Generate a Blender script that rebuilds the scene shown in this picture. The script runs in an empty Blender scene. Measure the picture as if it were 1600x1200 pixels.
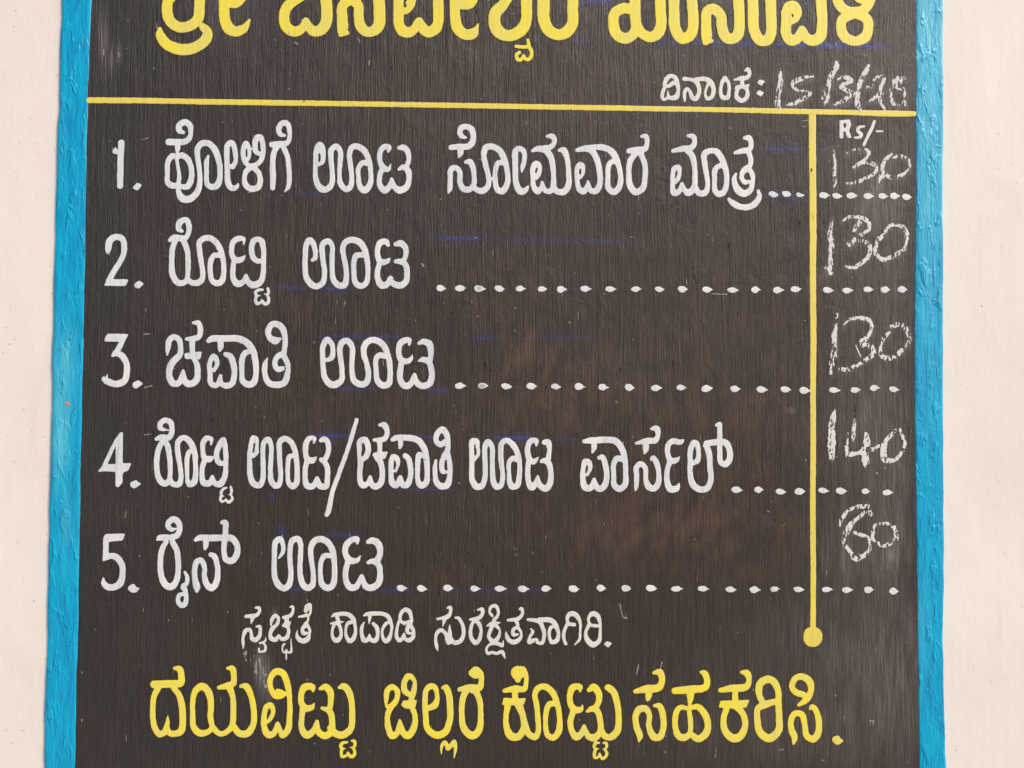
import bpy, math, random
import numpy as np
rad = math.radians

# ------------------------------------------------------------------ camera, sky, sun, exposure
scene = bpy.context.scene
W, H, FOC = 1600.0, 1200.0, 1200.0          # the view: 67 degrees wide
PITCH, ROLL = rad(1.22), rad(0.38)
DIST, EYE = 1.20, 1.50                      # metres from the wall, height of the view's centre

def Rx(a): return np.array([[1,0,0],[0,math.cos(a),-math.sin(a)],[0,math.sin(a),math.cos(a)]])
def Rz(a): return np.array([[math.cos(a),-math.sin(a),0],[math.sin(a),math.cos(a),0],[0,0,1]])
CAM_R = Rx(rad(90) + PITCH) @ Rz(ROLL)      # camera axes in the world
fwd = CAM_R @ np.array([0, 0, -1.0])
CAM_P = np.array([0, 0, EYE]) - fwd * (DIST / fwd[1])

cam_data = bpy.data.cameras.new('camera')
cam = bpy.data.objects.new('camera', cam_data)
scene.collection.objects.link(cam)
cam.location = CAM_P
cam.rotation_mode = 'XYZ'
from mathutils import Matrix
cam.rotation_euler = Matrix(CAM_R.tolist()).to_euler('XYZ')
cam_data.sensor_width = 36.0
cam_data.lens = 36.0 * FOC / W
cam_data.clip_start = 0.01
cam_data.clip_end = 500
scene.camera = cam

SUN_EL, SUN_AZ = rad(40), rad(54)           # from the upper right, in front of the wall
world = bpy.data.worlds.new('World'); scene.world = world
world.use_nodes = True
wn = world.node_tree.nodes; wl = world.node_tree.links
bg = wn['Background']
sky = wn.new('ShaderNodeTexSky'); sky.sky_type = 'NISHITA'
sky.sun_disc = False
sky.sun_elevation = SUN_EL
sky.sun_rotation = math.pi - SUN_AZ
sky.air_density = 0.6; sky.dust_density = 4.0; sky.ozone_density = 0.5
wl.new(sky.outputs[0], bg.inputs[0])
bg.inputs[1].default_value = 0.14

sun_data = bpy.data.lights.new('sun', 'SUN')
sun_data.energy = 2.0; sun_data.angle = rad(11); sun_data.color = (1.0, 0.90, 0.78)
sun = bpy.data.objects.new('sun', sun_data); scene.collection.objects.link(sun)
sd = np.array([math.sin(SUN_AZ)*math.cos(SUN_EL), -math.cos(SUN_AZ)*math.cos(SUN_EL), math.sin(SUN_EL)])
from mathutils import Vector
sun.rotation_euler = Vector(sd.tolist()).to_track_quat('Z', 'Y').to_euler()
sun.location = (sd * 5).tolist()

scene.view_settings.view_transform = 'Standard'
scene.view_settings.look = 'None'
scene.view_settings.gamma = 1.0
scene.view_settings.exposure = 0.27

# ------------------------------------------------------------------ the wall's plane, measured in photograph units
def wall_pt(u, v):
    """survey point (u, v) -> (x, z) on the wall, metres"""
    u = np.asarray(u, float); v = np.asarray(v, float)
    d = np.stack([(u - W/2) / FOC, (H/2 - v) / FOC, -np.ones_like(u)], -1) @ CAM_R.T
    t = -CAM_P[1] / d[..., 1]
    return CAM_P[0] + d[..., 0]*t, CAM_P[2] + d[..., 2]*t

_rng = np.random.RandomState(7)
_tab = _rng.rand(256, 256)
def vnoise(x, y):
    """value noise 0..1"""
    x = np.asarray(x, float); y = np.asarray(y, float)
    xi = np.floor(x).astype(int); yi = np.floor(y).astype(int)
    fx = x - xi; fy = y - yi
    fx = fx*fx*(3-2*fx); fy = fy*fy*(3-2*fy)
    a = _tab[xi % 256, yi % 256]; b = _tab[(xi+1) % 256, yi % 256]
    c = _tab[xi % 256, (yi+1) % 256]; d = _tab[(xi+1) % 256, (yi+1) % 256]
    return (a*(1-fx)+b*fx)*(1-fy) + (c*(1-fx)+d*fx)*fy
def fnoise(x, y, o=3):
    s = 0; a = 1; t = 0
    for k in range(o):
        s = s + a*vnoise(x*2**k + 17*k, y*2**k + 31*k); t += a; a *= .5
    return s/t

def mesh_obj(name, co, faces, mat, parent=None, smooth=True):
    me = bpy.data.meshes.new(name)
    co = np.asarray(co, np.float32); faces = np.asarray(faces, np.int32)
    n, k = faces.shape
    me.vertices.add(len(co)); me.vertices.foreach_set('co', co.ravel())
    me.loops.add(n*k); me.loops.foreach_set('vertex_index', faces.ravel())
    me.polygons.add(n)
    me.polygons.foreach_set('loop_start', np.arange(0, n*k, k, dtype=np.int32))
    me.polygons.foreach_set('loop_total', np.full(n, k, np.int32))
    me.polygons.foreach_set('use_smooth', np.full(n, smooth, bool))
    me.update(calc_edges=True); me.validate()
    me.materials.append(mat)
    o = bpy.data.objects.new(name, me); scene.collection.objects.link(o)
    if parent is not None: o.parent = parent
    return o

# ------------------------------------------------------------------ materials
class NT:
    def __init__(s, name):
        s.m = bpy.data.materials.new(name); s.m.use_nodes = True
        s.n = s.m.node_tree.nodes; s.l = s.m.node_tree.links
        s.b = s.n['Principled BSDF']
        s.co = s.n.new('ShaderNodeTexCoord').outputs['Object']
    def put(s, sock, v):
        if isinstance(v, bpy.types.NodeSocket): s.l.new(v, sock)
        else: sock.default_value = v
    def map(s, sc=(1,1,1), rot=(0,0,0), loc=(0,0,0), src=None):
        n = s.n.new('ShaderNodeMapping'); s.l.new(src or s.co, n.inputs[0])
        n.inputs['Scale'].default_value = sc; n.inputs['Rotation'].default_value = rot; n.inputs['Location'].default_value = loc
        return n.outputs[0]
    def noise(s, vec, scale, detail=3, rough=.55, dist=0):
        n = s.n.new('ShaderNodeTexNoise'); s.l.new(vec, n.inputs['Vector'])
        n.inputs['Scale'].default_value = scale; n.inputs['Detail'].default_value = detail
        n.inputs['Roughness'].default_value = rough; n.inputs['Distortion'].default_value = dist
        return n.outputs['Fac']
    def voro(s, vec, scale, feat='F1', rnd=1):
        n = s.n.new('ShaderNodeTexVoronoi'); s.l.new(vec, n.inputs['Vector']); n.feature = feat
        n.inputs['Scale'].default_value = scale; n.inputs['Randomness'].default_value = rnd
        return n.outputs['Distance']
    def math(s, op, a, b=0.5, clamp=False):
        n = s.n.new('ShaderNodeMath'); n.operation = op; n.use_clamp = clamp
        s.put(n.inputs[0], a); s.put(n.inputs[1], b); return n.outputs[0]
    def rng(s, v, a, b, c=0.0, d=1.0):
        n = s.n.new('ShaderNodeMapRange'); s.put(n.inputs[0], v)
        for i, q in enumerate((a, b, c, d)): n.inputs[i+1].default_value = q
        return n.outputs[0]
    def mix(s, f, a, b, mode='MIX'):
        n = s.n.new('ShaderNodeMix'); n.data_type = 'RGBA'; n.blend_type = mode
        s.put(n.inputs['Factor'], f)
        s.put(n.inputs[6], a if isinstance(a, bpy.types.NodeSocket) else (*a, 1))
        s.put(n.inputs[7], b if isinstance(b, bpy.types.NodeSocket) else (*b, 1))
        return n.outputs[2]
    def bump(s, h, strength, dist, prev=None):
        n = s.n.new('ShaderNodeBump'); s.put(n.inputs['Height'], h)
        n.inputs['Strength'].default_value = strength; n.inputs['Distance'].default_value = dist
        if prev is not None: s.l.new(prev, n.inputs['Normal'])
        return n.outputs[0]
    def attr(s, name):
        n = s.n.new('ShaderNodeAttribute'); n.attribute_name = name
        return n.outputs['Fac'], n.outputs['Color']
    def fin(s, col, rough, normal=None, spec=.5):
        s.put(s.b.inputs['Base Color'], col if isinstance(col, bpy.types.NodeSocket) else (*col, 1))
        s.put(s.b.inputs['Roughness'], rough)
        s.b.inputs['Specular IOR Level'].default_value = spec
        if normal is not None: s.l.new(normal, s.b.inputs['Normal'])
        return s.m

def brush_relief(t):
    """vertical brush ridges, shared by every coat of paint on the board"""
    warp = t.noise(t.map((7, 1, 5)), 1.0, 3)
    n = t.n.new('ShaderNodeVectorMath'); n.operation = 'ADD'
    cmb = t.n.new('ShaderNodeCombineXYZ'); t.l.new(t.math('MULTIPLY', warp, .012), cmb.inputs[0])
    t.l.new(t.co, n.inputs[0]); t.l.new(cmb.outputs[0], n.inputs[1])
    v = n.outputs[0]
    a = t.noise(t.map((420, 1, 17), src=v), 1.0, 4, .68)
    b = t.noise(t.map((130, 1, 5.0), src=v), 1.0, 3, .6)
    return a, b, v

# black panel
t = NT('black_board_paint')
ra, rb, rv = brush_relief(t)
big = t.noise(t.map((3, 1, 2)), 1.6, 4, .6)
mid = t.noise(t.map((55, 1, 9), src=rv), 1.0, 5, .7)
grain = t.noise(t.map((1, 1, .6)), 520, 3, .7)
hair = t.noise(t.map((620, 1, 26), loc=(3, 0, 7), src=rv), 1.0, 2, .5)
region = t.noise(t.map((1, 1, .6)), 7, 3, .6)
reg2 = t.noise(t.map((1, 1, .8), loc=(4, 0, 2)), 5, 3, .6)
trowel = t.noise(t.map((95, 1, 15), rot=(0, rad(58), 0)), 1.0, 4, .65, .4)
trowel = t.math('MULTIPLY', trowel, t.rng(reg2, .46, .60))
brown, _ = t.attr('brown'); dust_sheen, _ = t.attr('dust_sheen'); edge, _ = t.attr('cool'); blue, _ = t.attr('blue')
base = t.mix(t.rng(big, .3, .7), (.0165, .0133, .0115), (.0245, .0172, .0142))
base = t.mix(t.rng(mid, .35, .75, 0, .6), base, (.046, .032, .025))
base = t.mix(t.math('MULTIPLY', t.rng(ra, .50, .78, 0, .7), t.rng(region, .38, .60, .08, .85)), base, (.082, .063, .051))
base = t.mix(t.math('MULTIPLY', t.rng(ra, .46, .28, 0, .75), t.rng(region, .38, .60, .12, .85)), base, (.010, .0075, .007))
base = t.mix(t.math('MULTIPLY', t.rng(hair, .63, .74, 0, .8), t.rng(region, .42, .62)), base, (.17, .135, .11))
base = t.mix(t.math('MULTIPLY', brown, t.rng(mid, .3, .7, .30, 1)), base, (.100, .058, .035))
base = t.mix(t.math('MULTIPLY', edge, .85), base, (.0205, .022, .0225))
base = t.mix(t.math('MULTIPLY', dust_sheen, t.rng(ra, .40, .72, .1, .8)), base, (.30, .28, .265))
base = t.mix(t.math('MULTIPLY', dust_sheen, .24), base, (.20, .185, .18))
base = t.mix(t.math('MULTIPLY', blue, t.rng(ra, .35, .60, .25, 1)), base, (.022, .060, .44))
spk = t.voro(t.map((1, 1, 1)), 42)
spk = t.math('MULTIPLY', t.rng(spk, .035, .02), t.rng(t.noise(t.co, 30, 1), .55, .6))
base = t.mix(t.math('MULTIPLY', spk, .5), base, (.4, .36, .3))
base = t.mix(t.rng(grain, .3, .75, 0, .28), base, (.085, .07, .06))
nrm = t.bump(rb, .65, .0022)
nrm = t.bump(ra, .95, .0016, nrm)
lump = t.noise(t.map((1, 1, .6)), 30, 5, .65, .8)
nrm = t.bump(lump, .42, .005, nrm)
nrm = t.bump(trowel, .55, .003, nrm)
nrm = t.bump(grain, .35, .0006, nrm)
M_PANEL = t.fin(base, t.rng(mid, .3, .7, .54, .40), nrm, .40)

def paint(name, c1, c2, c3, rough=.42, thin=.5):
    t = NT(name)
    ra, rb, rv = brush_relief(t)
    pat = t.noise(t.map((14, 1, 9)), 1.5, 3, .6)
    st = t.noise(t.map((190, 1, 14), src=rv), 1.0, 3, .6)
    c = t.mix(t.rng(pat, .35, .68), c1, c2)
    c = t.mix(t.math('MULTIPLY', t.rng(st, .50, .78), thin), c, c3)
    nrm = t.bump(rb, .35, .0012); nrm = t.bump(ra, .5, .0008, nrm)
    return t.fin(c, rough, nrm, .5)
M_WHITE = paint('white_sign_paint', (.725, .745, .745), (.60, .645, .70), (.40, .39, .385), thin=.6)
M_CREAM = paint('cream_sign_paint', (.69, .68, .625), (.64, .66, .67), (.38, .36, .32))
M_YELLOW = paint('yellow_sign_paint', (.82, .695, .055), (.71, .65, .14), (.60, .53, .15), thin=.4)
M_RULE = paint('yellow_rule_paint', (.76, .63, .075), (.70, .60, .13), (.50, .43, .10), thin=.35)

t = NT('chalk'); g = t.noise(t.co, 1400, 2)
M_CHALK = t.fin(t.mix(g, (.54, .54, .535), (.78, .785, .785)), .95, t.bump(g, .3, .0004), .1)
t = NT('blue_line_chalk'); g = t.noise(t.co, 1200, 2)
M_BLUE = t.fin(t.mix(g, (.018, .024, .075), (.035, .055, .21)), .8, None, .2)
t = NT('scuffed_plaster'); g = t.noise(t.co, 1200, 2)
M_SCUFF = t.fin(t.mix(g, (.14, .13, .125), (.42, .40, .38)), .9, None, .2)
t = NT('brick_red_plaster'); g = t.noise(t.co, 1500, 2)
M_BRICK = t.fin(t.mix(g, (.30, .13, .08), (.62, .42, .34)), .9, t.bump(g, .5, .001), .2)
t = NT('dark_pit'); g = t.noise(t.co, 1500, 2)
M_PIT = t.fin(t.mix(g, (.006, .005, .005), (.02, .016, .014)), .9, None, .2)

# blue border
t = NT('blue_border_paint')
a = t.noise(t.map((110, 1, 16)), 1.0, 4, .65, .3)
b = t.noise(t.map((38, 1, 9)), 1.2, 4, .62, .7)
c = t.noise(t.map((300, 1, 22)), 1.0, 3, .65)
g = t.noise(t.map((1, 1, .7)), 300, 3, .65)
worn, _ = t.attr('worn')
col = t.mix(t.rng(b, .35, .65), (.0, .30, .56), (.0, .385, .64))
col = t.mix(t.math('MULTIPLY', t.rng(a, .50, .72), .6), col, (.002, .17, .42))
col = t.mix(t.math('MULTIPLY', worn, t.rng(a, .30, .62, .2, 1)), col, (.09, .52, .68))
dent = t.noise(t.map((60, 1, 26)), 1.0, 3, .6, .5); nrm = t.bump(t.rng(dent, .55, .68), .5, .003); nrm = t.bump(b, .40, .006, nrm); nrm = t.bump(a, .55, .0028, nrm); nrm = t.bump(c, .5, .0012, nrm); nrm = t.bump(g, .35, .0010, nrm)
M_BORDER = t.fin(col, t.rng(a, .3, .7, .42, .26), nrm, .38)

# whitewashed wall
t = NT('cream_wall_paint')
big = t.noise(t.co, 2.2, 4, .6)
mid = t.noise(t.map((1, 1, .5)), 14, 4, .6)
st = t.noise(t.map((60, 1, 5)), 1.0, 3, .6)
g = t.noise(t.co, 260, 3, .6)
col = t.mix(t.rng(big, .3, .7), (.735, .695, .65), (.775, .745, .705))
col = t.mix(t.rng(mid, .55, .85, 0, .35), col, (.66, .59, .50))
v = t.voro(t.map((1, 1, 1)), 24)
sp = t.math('MULTIPLY', t.rng(v, .05, .02), t.rng(t.noise(t.co, 7, 2), .53, .60))
col = t.mix(t.math('MULTIPLY', sp, .45), col, (.45, .36, .28))
patch = t.noise(t.map((1.4, 1, .7)), 5, 5, .65, .5)
col = t.mix(t.rng(patch, .52, .72, 0, .45), col, (.70, .645, .575))
col = t.mix(t.rng(patch, .45, .30, 0, .4), col, (.80, .78, .745))
nrm = t.bump(mid, .22, .006); nrm = t.bump(st, .16, .0012, nrm); nrm = t.bump(g, .14, .0008, nrm)
nrm = t.bump(t.rng(v, .08, .0), .25, .001, nrm)
M_WALL = t.fin(col, .62, nrm, .35)

MATS = dict(white=M_WHITE, small=M_CREAM, yellow=M_YELLOW, rule=M_RULE, chalk=M_CHALK, blue=M_BLUE, scuff=M_SCUFF, pit=M_PIT, brick=M_BRICK)

# ------------------------------------------------------------------ where the marks are (survey units)
BROWN = [(835,560,80,45,20,.8),(775,432,60,26,10,.8),(755,470,40,12,35,.8),(840,458,20,8,50,.9),(960,640,260,120,0,.4),(500,620,150,60,0,.25),
 (360,470,120,50,0,.25),(1010,830,150,60,0,.7),(690,910,40,22,0,.45),(1180,640,120,180,0,.25),(1150,420,120,90,0,.22),(700,120,300,60,0,.16),(1060,120,200,60,0,.22),(1190,860,70,50,0,.3),(900,180,300,80,0,.2),(420,360,140,60,0,.2),(560,470,200,60,0,.18)]
DUST_SHEEN = [(1330,1080,200,160,0,.2),(1400,640,30,500,0,.12),(1350,280,60,70,20,.22),(1360,420,60,90,10,.24),(1340,560,60,80,10,.22),(1340,700,70,90,0,.28),(1340,860,60,60,0,.30),(1385,1010,60,90,0,.2),(1376,275,8,30,25,.6),(1366,300,10,26,30,.5),(1338,360,12,26,25,.45),(1290,425,7,20,30,.5),(1372,580,6,30,0,.4),(1318,820,4,60,0,.5),(1325,880,5,30,5,.6),(1399,900,2.5,60,4,.7),(1234,642,6,5,0,.8),(1390,870,14,14,0,.4),(1350,640,12,40,0,.3),(430,960,4,10,0,.5),(1385,760,30,110,0,.30),(1360,130,60,50,0,.25),
 (413,1060,12,36,-4,.75),(407,1035,10,20,0,.45),(163,65,7,40,0,.6),(188,85,3,16,0,.7),(175,95,5,20,0,.5),(1380,1120,60,70,0,.15),(1150,1130,250,60,0,.12),(360,30,40,40,0,.2),(1370,330,30,30,40,.35),(1300,990,90,50,0,.15)]  # chalk dust, plus broad lower-right blobs that paint the grey sheen into the colour
WORN = [(1450,60,26,240,.85),(1450,340,16,140,.45),(1450,560,14,120,.25),(100,600,18,80,.85),(95,690,12,70,1.0),(108,820,10,50,.4),(110,560,12,40,.4),(92,210,10,60,.2),(1440,980,12,80,.3)]
GUIDES = [(902,4,960,4,2.2),(1216,7,1270,8,1.6),(894,65,924,66,1.6),(1020,67,1075,69,1.8),(1080,68,1200,70,2.2),(1200,70,1390,74,2.6),(1290,71,1320,73,2.6),(1180,234,1262,234,2),(1275,234,1296,234,1.6),(1190,308,1262,309,1.8),(462,302,505,304,1.5),
 (680,373,760,374,2),(690,373,718,373,2.4),(770,375,990,378,1.6),(450,451,480,451,1.8),(498,451,548,452,2),(425,449,470,449,1.6),(890,452,930,453,1.3),(490,525,640,527,1.7),(735,529,780,528,1.8),(800,528,935,529,1.4),(525,607,590,608,1.8),(665,608,700,610,2),
 (490,680,560,681,2),(512,681,535,681,2.2),(615,682,685,683,1.8),(765,683,840,684,2.2),(804,684,822,684,2.6),(860,685,910,686,1.5),(600,762,720,766,1.5),(440,820,441,838,2),(505,835,575,836,1.7),(450,921,475,921,1.6),(588,922,650,922,1.7),(700,921,860,922,1.5),(425,770,426,782,2)]
SMEARS = [[(400,1030,8),(408,1055,10),(413,1075,8)],[(384,1018,3),(386,1030,2)],[(1320,1121,4),(1324,1124,3)],[(1354,1125,3),(1362,1128,4)]]
SCRATCH = [[(224,219.5,.6),(233,217,.8)],[(1253,190.5,.8),(1260,189.5,.9)],[(1252,199.5,.8),(1258,199,.8)],[(228,605.5,.7),(239,603,1)],[(226,522.5,.8),(236,522,.8)],[(227,679,.7),(238,678,.7)],[(188,85,1),(188,90,.9)],[(164,80,1.2),(163.5,87,.9)],[(107,250,.3),(108,251,.3)],
 [(968,943,1),(973,963,.7),(980,965,.8)],[(997,1038,1),(994,1052,.8)],[(1034,1033,.8),(1031,1043,.6)],[(1217,1170,.8),(1223,1169,.8)],[(1111,459.5,.7),(1135,460.5,.7)],[(560,62,.8),(563,68,.6)],[(1304,69,1),(1306,78,.7)],[(660,413,1.3),(662,417,1.2)],[(462,68,1.2),(466,71,1)],[(578,97,1),(577,103,.9)]]
SCRATCH += [[(130,1049,1),(130.2,1050,1)],[(130.5,1123,1),(130,1125,1)],[(1284,1186,.8),(1285,1186,.8)],[(1258,718.6,1),(1257.5,719.4,1)],[(1304,1084,.9),(1304,1086,.9)],[(1176,1075,.8),(1176,1077,.8)],[(357,954.5,.9),(357.2,955,.9)]]
PITS = [(463,71,2.2),(612,108,2),(610,98,1.6),(758,570,2.4),(766,578,2.2),(714,91,1.2),(660,411,2),(1237,328,1.4),(1236,292,1.3),(1148,216,1.6),(707,489,2.3),(845,600,1),(933,618,1.6),(853,605,1.8),(1174,945,1.8),(1127,895,1.3),(686,927,1.6),(1334,635,1.6),(1334,641,1.5),
 (1334,650,1.5),(849,1053,1.3),(864,1053,1.3),(230,1083,1.6),(1306,291,1.6),(479,596,1.3),(860,1015,1.2),(901,1015,1),(1355,170,1.2),(1255,99,1.5),(742,590,1.5),(855,618,1.4),(862,632,1.2)]

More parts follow.
